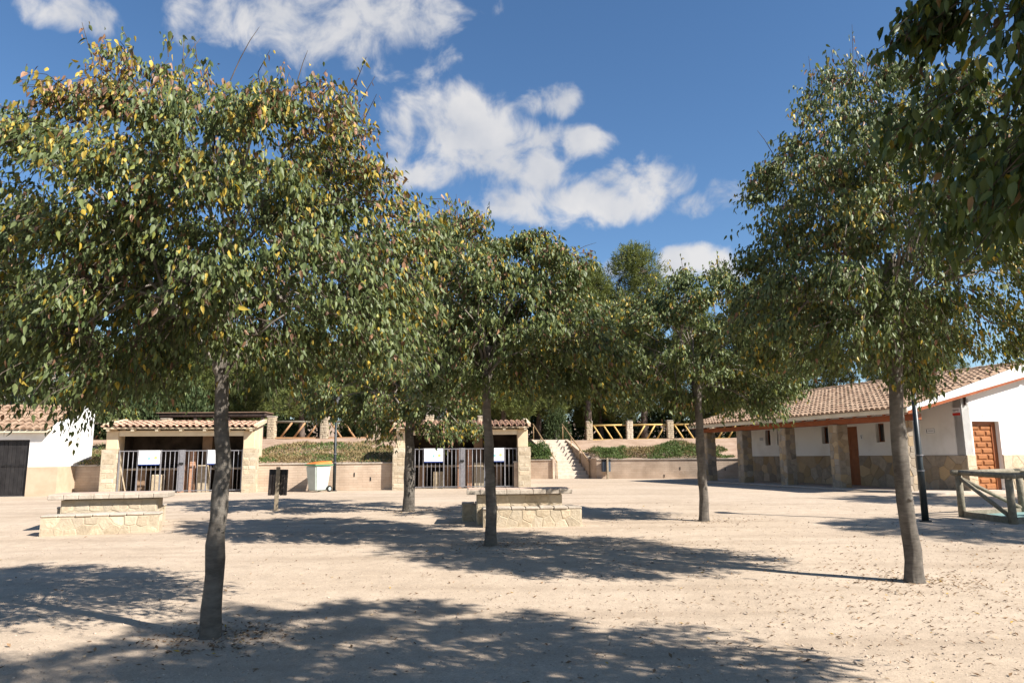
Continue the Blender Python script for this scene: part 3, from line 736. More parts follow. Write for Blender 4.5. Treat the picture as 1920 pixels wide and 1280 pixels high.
    # pillars
    for k, y in enumerate((-2.73, -.17, 2.40, 4.97, 7.50)):
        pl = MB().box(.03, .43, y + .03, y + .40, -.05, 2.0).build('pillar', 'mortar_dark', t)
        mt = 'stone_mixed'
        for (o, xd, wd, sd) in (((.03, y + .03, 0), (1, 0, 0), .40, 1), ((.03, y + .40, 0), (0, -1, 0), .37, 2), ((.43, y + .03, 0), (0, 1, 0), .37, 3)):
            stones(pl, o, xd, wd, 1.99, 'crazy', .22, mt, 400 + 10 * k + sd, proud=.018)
    # timber: porch beam, rafters, ceiling boards
    MB().box(.10, .36, -3.13, 8.15, 2.003, 2.17).build('porch_beam', 'wood_orange', t, bevel=.01)
    for i in range(20):
        y = -3.02 + i * .58
        m = MB(); a, b = -.30, X0 - .0
        m.hexa([(a, y - .04, ze(a) - .17), (b, y - .04, ze(b) - .20), (b, y + .04, ze(b) - .20), (a, y + .04, ze(a) - .17), (a, y - .04, ze(a) - .085), (b, y - .04, ze(b) - .085), (b, y + .04, ze(b) - .085), (a, y + .04, ze(a) - .085)])
        m.build('rafter', 'wood_orange', t)
    for (a, b, nm) in ((-.34, 4.25, 'roof_deck'),):
        m = MB(); m.hexa([(a, -3.32, ze(a) - .08), (b, -3.32, ze(b) - .08), (b, 8.25, ze(b) - .08), (a, 8.25, ze(a) - .08), (a, -3.32, ze(a) - .02), (b, -3.32, ze(b) - .02), (b, 8.25, ze(b) - .02), (a, 8.25, ze(a) - .02)]); m.build('ceiling_boards', 'wood_orange', t)
        m = MB(); m.hexa([(a, -3.32, ze(a) - .018), (b, -3.32, ze(b) - .018), (b, 8.25, ze(b) - .018), (a, 8.25, ze(a) - .018), (a, -3.32, ze(a) + .015), (b, -3.32, ze(b) + .015), (b, 8.25, ze(b) + .015), (a, 8.25, ze(a) + .015)]); m.build('roof_bed', 'tilebase', t)
    zr = ze(4.25); m = MB(); b = 8.85
    m.hexa([(4.252, -3.32, zr - .08), (b, -3.32, zr - .08 - sl * (b - 4.25)), (b, 8.25, zr - .08 - sl * (b - 4.25)), (4.252, 8.25, zr - .08), (4.252, -3.32, zr + .015), (b, -3.32, zr + .015 - sl * (b - 4.25)), (b, 8.25, zr + .015 - sl * (b - 4.25)), (4.252, 8.25, zr + .015)]); m.build('roof_bed', 'tilebase', t)
    MB().box(-.375, -.342, -3.365, 8.28, ze(-.35) - .115, ze(-.35) + .01).build('eave_fascia', 'creamlight', t)
    # white gable band and timber soffit at the near end
    m = MB(); m.prism([(-.342, zs(-.342) + .03), (4.25, zs(4.25)), (4.25, ze(4.25) + .045), (-.342, ze(-.342) + .02)], 'y', -3.365, -3.322); m.build('gable_band', 'white', t)
    m = MB(); m.prism([(4.252, zs(4.25)), (8.8, zs(-.3)), (8.8, ze(-.3)), (4.252, ze(4.25) + .045)], 'y', -3.365, -3.322); m.build('gable_band', 'white', t)
    for (xa, xb) in ((-.34, 4.25),):
        m = MB(); m.hexa([(xa, -3.321, zs(xa) - .035), (xb, -3.321, zs(xb) - .035), (xb, Y0 - .003, zs(xb) - .035), (xa, Y0 - .003, zs(xa) - .035), (xa, -3.321, zs(xa) + .02), (xb, -3.321, zs(xb) + .02), (xb, Y0 - .003, zs(xb) + .02), (xa, Y0 - .003, zs(xa) + .02)]); m.build('gable_soffit', 'wood_orange', t)
        m = MB(); m.hexa([(xa, -3.38, zs(xa) - .06), (xb, -3.38, zs(xb) - .06), (xb, -3.323, zs(xb) - .06), (xa, -3.323, zs(xa) - .06), (xa, -3.38, zs(xa) + .025), (xb, -3.38, zs(xb) + .0), (xb, -3.323, zs(xb) + .0), (xa, -3.323, zs(xa) + .025)]); m.build('gable_trim', 'wood_orange', t)
    MB().box(X0 + .1, X0 + .14, Y0 - .06, Y0 - .003, 2.42, zs(X0) - .04).build('bracket', 'wood_dark', t)
    # roof tiles
    U = Vector((1, 0, sl)); n = 56
    joined_tiles('roof_tiles', t, 'tile_old', (-.40, 8.25, ze(-.40) + .012), (0, -1, 0), U, n, 13, 11.58 / n, .375, 9)
    U2 = Vector((-1, 0, sl))
    joined_tiles('roof_tiles', t, 'tile_old', (8.9, -3.33, ze(-.40) + .012), (0, 1, 0), U2, n, 13, 11.58 / n, .375, 10)
    rm = tile_mesh(.42, .26, .22)
    rm.materials.append(M['tile_old'])
    for i in range(30): inst('ridge_tile', rm, t, (4.25, -3.33 + i * .385, ze(4.25) + .05), (-.03, 0, 0))
    return t
pb = porch_building()
PBF = frame(pb)
def wall_sign(name, p, rz, w, h, label, parts):
    t = thing(name, PBF @ Vector(p), RB[2] + rz, label, 'sign')
    MB().box(-w / 2, w / 2, -.012, 0, 0, h).build('panel', 'sign_white', t)
    for (x0, x1, z0, z1, mt) in parts: MB().box(x0, x1, -.0145, -.0122, z0, z1).build('print', mt, t)
LW = -math.pi / 2
wall_sign('direction_sign', (1.78, -3.15 + 1.13, 1.67), LW, .32, .14, 'small white arrow sign on the shaded wall beside the dark lamp post', ((-.155, .155, .128, .136, 'sign_dark'), (-.155, .155, .004, .012, 'sign_dark'), (-.14, -.11, .03, .11, 'sign_dark'), (-.07, .12, .05, .085, 'sign_grey'), (.147, .155, .012, .128, 'sign_dark')))
wall_sign('alarm_sign', (1.78, -3.15 + .17, 2.14), LW, .26, .22, 'white sign with red band under the gable at the wall corner', ((-.13, .13, 0, .075, 'sign_red'), (-.11, -.02, .11, .13, 'sign_dark'), (-.11, .09, .15, .17, 'sign_dark'), (.02, .10, .10, .12, 'sign_grey')))
wall_sign('door_sign', (1.78, -3.15 + 3.92, 1.55), LW, .12, .18, 'tiny pictogram sign right of the brown porch door', ((-.04, .04, .12, .14, 'sign_dark'), (-.015, .015, .03, .10, 'sign_dark')))
wall_sign('notice_plate', (1.78, -3.15 + 9.4, 1.64), LW, .24, .14, 'small grey notice plate at the far end of the porch wall', ((-.10, .10, .09, .11, 'sign_grey'), (-.10, .08, .05, .07, 'sign_grey'), (-.115, .115, .005, .13, 'sign_grey')))
wall_sign('number_plate', (1.78 + .80, -3.15, 2.12), 0, .12, .12, 'faint square plate above the orange panelled door', ((-.03, .03, .03, .09, 'sign_grey'),))
wall_sign('intercom', (1.78 + 1.49, -3.15, 1.57), 0, .11, .15, 'small cream plate on the white wall right of the orange door', ((-.035, .035, .09, .12, 'dado'), (-.035, .035, .03, .06, 'dado')))

# ------------------------------------------------------------------ stairs
def stairs():
    t = thing('stairway', (ST[0], ST[1], .42), ST[2], 'pale concrete stairs climbing to the terrace beside the right shelter', 'stairs')
    n = 11; rise = 1.98 / n; tr = .35; Wd = 1.75
    for i in range(n):
        MB().box(0, Wd, i * tr, (i + 1) * tr + (.02 if i < n - 1 else .3), -.05 if i == 0 else (i - 1) * rise, (i + 1) * rise).build('step', 'concrete', t, bevel=.012)
    for s, nm, f0 in ((-.17, 'l', -.05), (Wd + .02, 'r', -.98)):
        m = MB(); m.prism([(f0, -.05), (4.3, -.05), (4.3, 2.02), (3.6, 2.0), (.15, .97), (f0, .97)], 'x', s, s + .15); m.build('cheek_wall', 'wall_render', t)
    return t
stairs()
STF = Matrix.Translation((ST[0], ST[1], .42)) @ Matrix.Rotation(ST[2], 4, 'Z')
def handrail(x, label):
    t = thing('handrail', STF @ Vector((x, 0, 0)), ST[2], label, 'handrail', 'stair handrails')
    sl = 1.98 / 3.85
    MB().tube([(0, -.12, .80), (0, 3.95, .80 + 4.0 * sl)], [.032, .032], 8).build('rail', 'wood_rail', t, smooth=True)
    for y, zb in ((-.1, 0), (1.2, .5), (2.5, 1.1), (3.85, 1.98)):
        MB().tube([(0, y, zb - .03), (0, y, .80 + (y + .1) * sl)], [.026, .026], 8).build('post', 'wood_rail', t, smooth=True)
handrail(.03, 'brown handrail on the left side of the stairs')
handrail(1.72, 'brown handrail on the right side of the stairs')

# ------------------------------------------------------------------ terrace fences
def fence(posts, label, mrail, mbrace, flip, h=.92, seed=0):
    a = posts[0]; t = thing('timber_fence', (a[0], a[1], terr(*a) - .03), 0, label, 'fence')
    base = Vector((a[0], a[1], terr(*a) - .03))
    rg = random.Random(seed); P = [Vector((x, y, max(2.3, terr(x, y)))) - base for x, y in posts]
    for p in P:
        m = MB().box(p.x - .17, p.x + .17, p.y - .17, p.y + .17, p.z - .35, p.z + h + .08)
        for (o, xd) in (((p.x - .17, p.y - .17, p.z - .2), (1, 0, 0)), ((p.x + .17, p.y - .17, p.z - .2), (0, 1, 0)), ((p.x - .17, p.y + .17, p.z - .2), (0, -1, 0))):
            stones(None, o, xd, .34, h + .28, 'course', (.2, .11), None, rg.randint(0, 9999), joined=m, proud=.02)
        build_raw(m, 'stone_post', 'stone_cream', t)
        MB().box(p.x - .2, p.x + .2, p.y - .2, p.y + .2, p.z + h + .081, p.z + h + .13).build('post_cap', 'slab', t, bevel=.01)
    for i in range(len(P) - 1):
        p, q = P[i], P[i + 1]; d = (q - p).normalized(); p2 = p + d * .2; q2 = q - d * .2
        zt = h - .12
        MB().tube([p2 + Vector((0, 0, zt)), q2 + Vector((0, 0, zt))], [.05, .05], 8).build('top_rail', mrail, t, smooth=True)
        MB().bar(p2 + Vector((0, 0, .05)), q2 + Vector((0, 0, .05)), .09, .07).build('bottom_rail', mrail if mbrace == 'wood_yellow' else mbrace, t)
        L_ = (q2 - p2).length; k = 3; fl = (i + flip) % 2
        for j in range(k):
            u0 = .04 + j * .30; u1 = u0 + .25
            if fl: u0, u1 = 1 - u0, 1 - u1
            MB().tube([p2.lerp(q2, u0) + Vector((0, 0, zt - .03)), p2.lerp(q2, u1) + Vector((0, 0, .07))], [.045, .045], 7).build('brace', mbrace, t, smooth=True)
    return t
lf = [(-13.7 - 2.45 * 3 + 2.45 * i, 33.6 + .05 * i) for i in range(9)]
fence(lf, 'weathered timber and stone fence on the terrace behind the two shelters', 'wood_grey', 'wood_brown', 1, seed=1)
rf = [(4.45 + 2.33 * i, 42.2 - .1 * i) for i in range(6)]
fence(rf, 'yellow timber and stone fence on the terrace right of the stairs', 'wood_yellow', 'wood_yellow', 0 if False else 0, h=1.0, seed=2)

# dark low shelter on the terrace behind the left hut
def dark_shelter():
    x0, x1, y = -18.6, -11.9, 35.2; z = terr(-15, y)
    t = thing('timber_canopy', ((x0 + x1) / 2, y, z), R(1), 'long dark flat canopy on posts behind the left barbecue shelter', 'canopy')
    w = (x1 - x0) / 2
    MB().box(-w, w, -.6, .6, 1.12, 1.30).build('roof_slab', 'wood_dark', t, bevel=.02)
    MB().box(-w - .05, w + .05, -.66, .66, 1.302, 1.34).build('roof_cover', 'tilebase', t)
    for i in range(5):
        for yy in (-.5, .5): MB().box(-w + .1 + i * (2 * w - .3) / 4, -w + .22 + i * (2 * w - .3) / 4, yy - .06, yy + .06, -.15, 1.12).build('post', 'wood_dark', t)
dark_shelter()

# ------------------------------------------------------------------ stone picnic tables and benches
def table(loc, rz, label, seed):
    t = thing('stone_table', (loc[0], loc[1], g(loc[1]) - .01), rz, label, 'table', 'stone picnic tables')
    stone_block(t, -.80, .80, -.29, .29, -.05, .55, 'crazy', .23, 'stone_cream', seed, faces='flrb', nm='pedestal')
    n = 8; L_ = 2.0
    for i in range(n):
        MB().box(-L_ / 2 + i * L_ / n + .002, -L_ / 2 + (i + 1) * L_ / n - .002, -.42, .42, .565, .65 + .004 * (i % 2)).build('top_slab', 'slab', t, bevel=.009)
    for i in range(n):
        for j in range(3):
            MB().box(-L_ / 2 + .03 + i * (L_ - .06) / n + .003, -L_ / 2 + .03 + (i + 1) * (L_ - .06) / n - .003, -.39 + j * .26 + .003, -.39 + (j + 1) * .26 - .003, .645, .664).build('top_tile', 'slab_tile', t)
    return t
def bench(loc, rz, L_, label, seed, h=.36):
    t = thing('stone_bench', (loc[0], loc[1], g(loc[1]) - .01), rz, label, 'bench', 'stone picnic benches')
    stone_block(t, -L_ / 2, L_ / 2, -.18, .18, -.05, h - .045, 'crazy', .215, 'stone_cream', seed, faces='flrb', nm='bench_core')
    k = 7
    rg = random.Random(seed)
    for i in range(k):
        MB().box(-L_ / 2 - .02 + i * (L_ + .04) / k + .003, -L_ / 2 - .02 + (i + 1) * (L_ + .04) / k - .003, -.205 + rg.uniform(-.01, .01), .205, h - .044, h + rg.uniform(-.006, .008)).build('seat_stone', 'slab', t, bevel=.014)
    return t
a1 = R(16)
table((-7.62, 14.02), a1, 'stone picnic table in full sun at left, nearer the white storehouse', 500)
bench((-7.36, 13.24), a1, 1.86, 'cream stone bench in front of the left picnic table', 520)
bench((-8.0, 14.72), a1, 1.86, 'stone bench behind the left picnic table, mostly hidden', 540)
a2 = R(3)
table((.10, 14.25), a2, 'stone picnic table with dappled shade behind the middle tree trunk', 560)
bench((.34, 13.76), a2, 1.80, 'cream stone bench in front of the middle picnic table', 580)
bench((-.12, 14.78), a2, 1.80, 'stone bench behind the middle picnic table, shaded end showing at left', 600)

# ------------------------------------------------------------------ litter bins, wheelie bin, lamps
def post_bin(x, y, z, rz, label, slat, lean=0.):
    t = thing('litter_bin', (x, y, z), rz, label, 'litter bin', 'post mounted litter bins')
    t.rotation_euler = (0, lean, rz)
    MB().box(-.045, .045, -.045, .045, -.1, .99).build('post', 'bin_post', t, bevel=.008)
    b = MB(); n = 16
    ring = lambda r, q: [(math.copysign(abs(math.cos(a)) ** .5, math.cos(a)) * .2 * r, .20 + math.copysign(abs(math.sin(a)) ** .5, math.sin(a)) * .145 * r) for a in [2 * math.pi * i / n for i in range(n)]]
    b.prism(ring(.93, 0), 'z', .36, .92); bo = b.build('bin_body', 'bin_rim', t)
    m = MB(); m.prism(ring(1.06, 0), 'z', .80, .93); m.build('rim', 'bin_rim', t, bevel=.006)
    for i in range(n):
        a = 2 * math.pi * (i + .5) / n
        cx = math.copysign(abs(math.cos(a)) ** .5, math.cos(a)) * .197; cy = .20 + math.copysign(abs(math.sin(a)) ** .5, math.sin(a)) * .143
        an = math.atan2(math.sin(a) * 2, math.cos(a) * 2)
        sm_ = MB().box(-.009, .009, -.026, .026, .34, .82).mesh('slat'); sm_.materials.append(M[slat])
        inst('slat', sm_, bo, (cx, cy, 0), (0, 0, an))
    return t
post_bin(-5.46, 16.92, g(16.92), R(14), 'brown slatted litter bin on a post near the left shelter', 'bin_slat', R(1.2))
post_bin(4.52, 35.0, .42, R(12), 'blue grey litter bin on a post beside the stairs', 'bin_blue')
def wheelie(x, y, rz):
    t = thing('wheelie_bin', (x, y, .42), rz, 'pale grey wheelie bin with green and orange lid against the low wall', 'wheelie bin')
    b = MB(); b.hexa([(-.20, -.25, .04), (.20, -.25, .04), (.20, .22, .04), (-.20, .22, .04), (-.275, -.33, .84), (.275, -.33, .84), (.275, .30, .84), (-.275, .30, .84)]); b.build('body', 'wheelie', t, bevel=.03, seg=2)
    MB().box(-.30, .30, -.37, .33, .845, .90).build('rim', 'lid_green', t, bevel=.012)
    b = MB(); b.hexa([(-.29, -.35, .903), (.29, -.35, .903), (.29, .33, .903), (-.29, .33, .903), (-.24, -.28, .935), (.24, -.28, .935), (.26, .31, 1.00), (-.26, .31, 1.00)]); b.build('lid', 'lid_orange', t, bevel=.015, seg=2)
    MB().tube([(-.24, .39, .87), (.24, .39, .87)], [.018, .018], 8).build('handle', 'lid_green', t)
    for s in (-1, 1):
        w = MB().tube([(s * .235, .24, .10), (s * .285, .24, .10)], [.1, .1], 18).build('wheel', 'rubber', t)
        MB().tube([(s * .236, .24, .10), (s * .292, .24, .10)], [.055, .055], 14).build('hub', 'wheelie', w)
wheelie(-6.42, 24.15, R(-38))
def lamp_post(x, y, z, label, r=.05):
    t = thing('lamp_post', (x, y, z), 0, label, 'lamp post', 'dark lamp posts')
    MB().tube([(0, 0, -.05), (0, 0, .03)], [r * 1.9, r * 1.9], 14).build('base_plate', 'lamp', t)
    MB().tube([(0, 0, 0), (0, 0, .95), (0, 0, 1.0), (0, 0, 2.85)], [r * 1.12, r * 1.08, r * .92, r * .75], 14).build('pole', 'lamp', t, smooth=True)
    for zz in (.93, 1.22): MB().tube([(0, 0, zz), (0, 0, zz + .022)], [r * 1.28, r * 1.28], 14).build('collar', 'iron', t)
    MB().tube([(0, 0, 2.85), (0, 0, 2.90), (0, 0, 3.15), (0, 0, 3.18)], [.04, .08, .13, .09], 14).build('lantern', 'lamp_glass', t, smooth=True)
    MB().tube([(0, 0, 3.185), (0, 0, 3.21), (0, 0, 3.30)], [.19, .17, .03], 14).build('lamp_cap', 'lamp', t, smooth=True)
lamp_post(-6.0, 24.55, .42, 'thin dark lamp post behind the wheelie bin')
lamp_post(7.69, 13.8, g(13.8), 'dark green lamp post right of the big right tree', r=.055)

# ------------------------------------------------------------------ round timber barrier at the right edge
def barrier():
    p1 = Vector((8.87, 14.59, 0)); p2 = Vector((9.07, 13.42, 0)); b = Vector((1.52, .46, 0))
    base = Vector((8.87, 14.59, g(14.59)))
    t = thing('timber_barrier', base, 0, 'round timber railing around a teal mat at right edge', 'railing')
    P = {'a': p1, 'b': p2, 'c': p1 + b, 'd': p2 + b * 1.02, 'e': p1 + b * 2, 'f': p2 + b * 2.02}
    def at(k, h): q = P[k]; return Vector((q.x, q.y, g(q.y) + h)) - base
    for k in P:
        MB().tube([at(k, -.1), at(k, .4), at(k, .80)], [.068, .065, .063], 12).build('post', 'wood_grey', t, smooth=True)
    for a_, b_ in (('a', 'b'), ('a', 'c'), ('c', 'e'), ('b', 'd'), ('d', 'f'), ('e', 'f')):
        u = at(a_, .855); v = at(b_, .855); d = (v - u).normalized()
        MB().tube([u - d * .16, v + d * .12], [.052, .052], 10).build('top_rail', 'wood_grey', t, smooth=True)
        MB().bar(at(a_, .05) + d * .075, at(b_, .05) - d * .075, .06, .12).build('kick_board', 'wood_grey', t)
        if (a_, b_) != ('e', 'f') and (a_, b_) != ('b', 'd'):
            MB().tube([at(a_, .74) + d * .05, at(b_, .12) - d * .05], [.04, .04], 9).build('diagonal_brace', 'wood_grey', t, smooth=True)
    q = [at(k, .02) for k in 'bfea']
    m = MB(); m.v = [tuple(x) for x in q] + [tuple(x + Vector((0, 0, .015))) for x in q]
    m.f = [(0, 3, 2, 1), (4, 5, 6, 7), (0, 1, 5, 4), (1, 2, 6, 5), (2, 3, 7, 6), (3, 0, 4, 7)]
    o = m.build('floor_mat', 'mat_teal', None); o.location = base
    tag(o, 'flat teal mat on the ground inside the timber railing', 'mat')
barrier()

# ------------------------------------------------------------------ vegetation
def unit(a): return a / np.maximum(np.linalg.norm(a, axis=1, keepdims=True), 1e-9)
def leaf_arrays(P, D, Ln, Wd, rng, fold=.22, curl=.25):
    n = len(P); D = unit(D)
    r = rng.normal(size=(n, 3)); Sd = unit(np.cross(D, r)); Nn = np.cross(Sd, D)
    L1 = Ln[:, None]; W1 = Wd[:, None]
    base = P; mid = P + D * L1 * .5
    a = P + D * L1 * .38 + Sd * W1 * .5 + Nn * W1 * fold
    b = P + D * L1 * .38 - Sd * W1 * .5 + Nn * W1 * fold
    tip = P + D * L1 - Nn * L1 * curl * rng.uniform(.2, 1, (n, 1))
    V = np.stack([base, a, mid, b, tip], 1).reshape(-1, 3)
    i = np.arange(n)[:, None] * 5
    F = np.concatenate([i + [0, 1, 2], i + [0, 2, 3], i + [1, 4, 2], i + [2, 4, 3]], 1).reshape(-1, 3)
    return V, F
def leaf_arrays_hi(P, D, Ln, Wd, rng, fold=.2, curl=.22):
    n = len(P); D = unit(D)
    r = rng.normal(size=(n, 3)); Sd = unit(np.cross(D, r)); Nn = np.cross(Sd, D)
    L1 = Ln[:, None]; W1 = Wd[:, None]; cu = L1 * curl * rng.uniform(-.2, 1, (n, 1))
    base = P; mid = P + D * L1 * .5 - Nn * cu * .25; tip = P + D * L1 - Nn * cu
    q = [base]
    for t_, w_ in ((.2, .42), (.52, .40), (.76, .19)):
        for s_ in (1, -1): q.append(P + D * L1 * t_ + Sd * W1 * w_ * s_ + Nn * (W1 * w_ * fold * 2 - cu * t_ * t_))
    q += [mid, tip]
    V = np.stack(q, 1).reshape(-1, 3); k = len(q)
    i = np.arange(n)[:, None] * k
    F = np.concatenate([i + f for f in ([0, 1, 7], [0, 7, 2], [1, 3, 7], [2, 7, 4], [3, 5, 7], [4, 7, 6], [5, 8, 7], [6, 7, 8])], 1).reshape(-1, 3)
    return V, F, k
def inpoly(poly, x, z):
    c = np.zeros(len(x), bool); k = len(poly)
    for i in range(k):
        x0, z0 = poly[i]; x1, z1 = poly[(i + 1) % k]
        if z0 == z1: continue
        m = ((z0 > z) != (z1 > z)) & (x < (x1 - x0) * (z - z0) / (z1 - z0) + x0); c ^= m
    return c
def edgedist(poly, x, z):
    d = np.full(len(x), 1e9); k = len(poly)
    for i in range(k):
        a = np.array(poly[i]); b = np.array(poly[(i + 1) % k]); e = b - a
        t = np.clip(((x - a[0]) * e[0] + (z - a[1]) * e[1]) / max(e @ e, 1e-9), 0, 1)
        d = np.minimum(d, np.hypot(x - a[0] - t * e[0], z - a[1] - t * e[1]))
    return d
def kmeans(P, k, rng, it=8):
    C = P[rng.choice(len(P), k, replace=False)]
    for _ in range(it):
        lab = np.argmin(((P[:, None] - C[None]) ** 2).sum(2), 1)
        for j in range(k):
            if (lab == j).any(): C[j] = P[lab == j].mean(0)
    return C, lab
def arc(a, b, sag, n=4):
    return [tuple(a + (b - a) * t + np.array([0, 0, sag * math.sin(math.pi * t)])) for t in np.linspace(0, 1, n)]

def crown_points(poly, RY, n, seed, per=40, gap=.50, flat=.62, rcl=1.):
    """clusters of twigs: centres spread through the crown with a minimum spacing, twigs around each"""
    rng = np.random.default_rng(seed); pa = np.array(poly); cen = np.zeros((0, 3)); nc = n // per; tries = 0; gp = gap * rcl
    while len(cen) < nc and tries < 60:
        m = 900; tries += 1
        x = rng.uniform(pa[:, 0].min(), pa[:, 0].max(), m); z = rng.uniform(pa[:, 1].min(), pa[:, 1].max(), m)
        ok = inpoly(poly, x, z); x, z = x[ok], z[ok]; d = edgedist(poly, x, z)
        T = RY * np.sqrt(np.clip(1 - (1 - np.minimum(d / RY, 1)) ** 2, 0, 1))
        y = rng.uniform(-1, 1, len(x)) * T
        dep = np.minimum(d, T - np.abs(y))
        keep = rng.uniform(size=len(x)) < np.where(dep < .5, 1., np.maximum(.3, 1 - (dep - .5) * 1.1))
        for p in np.stack([x, y, z], 1)[keep]:
            if len(cen) >= nc: break
            if len(cen) and ((cen - p) ** 2).sum(1).min() < gp * gp: continue
            if noise.noise(Vector(p) * .9 + Vector((seed * 3.7, 0, 0))) < -.33: continue
            cen = np.vstack([cen, p])
        if tries % 6 == 0: gp *= .88
    k = rng.integers(int(per * .5), int(per * 1.5) + 1, len(cen)); sz = rng.uniform(.55, 1.5, len(cen))
    P = np.repeat(cen, k, 0); q = rng.normal(size=P.shape); q = unit(q) * rng.uniform(.05, 1, (len(P), 1)) ** .55
    q *= np.repeat(sz, k)[:, None] * .33 * rcl; q[:, 2] = q[:, 2] * flat - (q[:, 0] ** 2 + q[:, 1] ** 2) * .5
    return P + q, rng

def shrink(poly, k, up):
    cx = sum(p[0] for p in poly) / len(poly); cz = (max(p[1] for p in poly) + min(p[1] for p in poly)) / 2
    return [(cx + (x - cx) * k, cz + (z - cz) * (k if z > cz else k * .98) + (up if z < cz else up * .3)) for x, z in poly]
def shade_tree(base, poly, RY, ntw, label, seed, trunk, r0, fork, lpt=13, leaf=.085, group='hackberry shade trees', cols=None, shift=(0, 0), nlimb=9, stray=(), thr=-.12, yel=(.05, .35), brn=(.03, .25), roty=0., hi=False, kshr=.88, up=.04, nshoot=34, rcl=1.):
    t = thing('shade_tree', base, roty, label, 'tree', group)
    poly = shrink(poly, kshr, up)
    P, rng = crown_points(poly, RY, ntw, seed, rcl=rcl)
    P[:, 0] += shift[0]; P[:, 1] += shift[1]
    cen = P.mean(0); zmin, zmax = P[:, 2].min(), P[:, 2].max()
    # trunk
    m = MB(); pts = []; rad = []
    K = 26
    tk = [Vector(q) for q in trunk]
    for i in range(K + 1):
        s = i / K * (len(tk) - 1); k = min(int(s), len(tk) - 2); f = s - k
        p0 = tk[max(k - 1, 0)]; p1 = tk[k]; p2 = tk[k + 1]; p3 = tk[min(k + 2, len(tk) - 1)]
        p = .5 * ((2 * p1) + (p2 - p0) * f + (2 * p0 - 5 * p1 + 4 * p2 - p3) * f * f + (3 * p1 - p0 - 3 * p2 + p3) * f ** 3)
        h = i / K
        pts.append(p); rad.append(r0 * (1 - .34 * h + .42 * math.exp(-h * 20)))
    for i in range(1, K):
        w_ = .012 * noise.noise(Vector((i * .33, seed * 5.1, 0))); pts[i] = pts[i] + Vector((w_ * 1.3, .012 * noise.noise(Vector((i * .3, seed * 2.7, 4))), 0)); rad[i] *= 1 + .09 * noise.noise(Vector((i * .55, seed, 9)))
    m.tube(pts, rad, 18, cap=True, jit=.22)
    for i in (8, 13, 17, 20):       # pruning scars
        a_ = seed * 1.7 + i * 2.1; p_ = Vector(pts[i]); o_ = Vector((math.cos(a_), -abs(math.sin(a_)), .15)); m.tube([p_ + o_ * rad[i] * .6, p_ + o_ * rad[i] * 1.12], [rad[i] * .42, rad[i] * .3], 8); m.build('trunk', 'bark', t, smooth=True)
    # limbs -> branches -> twigs
    top = np.array(pts[-1]); fk = np.array(pts[int(K * fork)])
    C1, lab = kmeans(P, nlimb, rng)
    br = MB(); tw = MB()
    twb = np.zeros_like(P)
    for j in range(nlimb):
        idx = np.where(lab == j)[0]
        if len(idx) < 6: twb[idx] = P[idx]; continue
        st = fk + (top - fk) * rng.uniform(0, 1)
        end = C1[j] * .75 + st * .25
        lim = arc(st, end, .12 * np.linalg.norm(end - st), 6); rl = r0 * rng.uniform(.24, .36)
        lim = [tuple(np.array(q) + (rng.normal(size=3) * .03 if 0 < i < 5 else 0)) for i, q in enumerate(lim)]
        br.tube(lim, list(np.linspace(rl, rl * .45, 6)), 7, jit=.1)
        kk = max(2, min(7, len(idx) // 28)); C2, l2 = kmeans(P[idx], kk, rng, 5)
        for q in range(kk):
            ii = idx[l2 == q]
            if len(ii) == 0: continue
            s0 = np.array(lim[rng.integers(2, 6)]); e0 = C2[q] * .85 + s0 * .15
            b2 = arc(s0, e0, .1 * np.linalg.norm(e0 - s0), 4)
            br.tube(b2, list(np.linspace(rl * .42, .009, 4)), 5)
            for i in ii:
                a = np.array(b2[rng.integers(1, 4)])
                if rng.uniform() < .3 and np.linalg.norm(P[i] - a) < .45:
                    tw.tube(arc(a, P[i], .12 * np.linalg.norm(P[i] - a), 3), [.005, .004, .0025], 3, cap=False)
    # leaf twigs
    out = unit(P - cen + rng.normal(size=P.shape) * .45); out[:, 2] = out[:, 2] * .6 + .12; out = unit(out)
    ln = rng.uniform(.14, .36, len(P))
    T = rng.uniform(.05, 1, (len(P), lpt))
    pos = P[:, None] + out[:, None] * (ln[:, None] * T)[..., None]
    pos[..., 2] -= (T ** 2) * ln[:, None] * .5
    pos += rng.normal(size=pos.shape) * .035
    for i in range(len(P)):
        if rng.uniform() < .6:
            e = P[i] + out[i] * ln[i]; e[2] -= ln[i] * .5; md = P[i] + out[i] * ln[i] * .5; md[2] -= ln[i] * .125
            tw.tube([tuple(P[i]), tuple(md), tuple(e)], [.004, .003, .002], 3, cap=False)
    fr = np.clip((P[:, 2] - zmin) / (zmax - zmin), 0, 1); od = np.linalg.norm((P - cen) / (P.std(0) * 1.7), axis=1)
    ty = yel[0] + yel[1] * fr ** 1.7 * np.clip(od, .3, 1.3); tb = brn[0] + brn[1] * fr ** 1.7 * np.clip(od, .3, 1.3)
    ny = np.array([noise.noise(Vector(p) * 1.1 + Vector((9, seed, 0))) for p in P]); ty *= np.clip(1 + 2.2 * ny, .15, 2.6)
    nb = np.array([noise.noise(Vector(p) * 1.2 + Vector((0, seed, 7))) for p in P]); tb *= np.clip(1 + 2.4 * nb, .1, 2.8)
    u = rng.uniform(size=(len(P), lpt))
    g0 = np.array([.058, .084, .025]); g1 = np.array([.188, .218, .084])
    mixv = np.clip(rng.normal(.42, .28, (len(P), lpt)), 0, 1)[..., None]
    c = g0 * (1 - mixv) + g1 * mixv
    c = np.where((rng.uniform(size=u.shape) < .09)[..., None], c * np.array([1.4, 1.25, .75]), c)
    c = np.where((u < ty[:, None])[..., None], np.array([.46, .33, .055]) * rng.uniform(.6, 1.1, (*u.shape, 1)), c)
    c = np.where((u > 1 - tb[:, None])[..., None], np.array([.30, .165, .095]) * rng.uniform(.5, 1.15, (*u.shape, 1)), c)
    if cols is not None: c = c * np.array(cols)
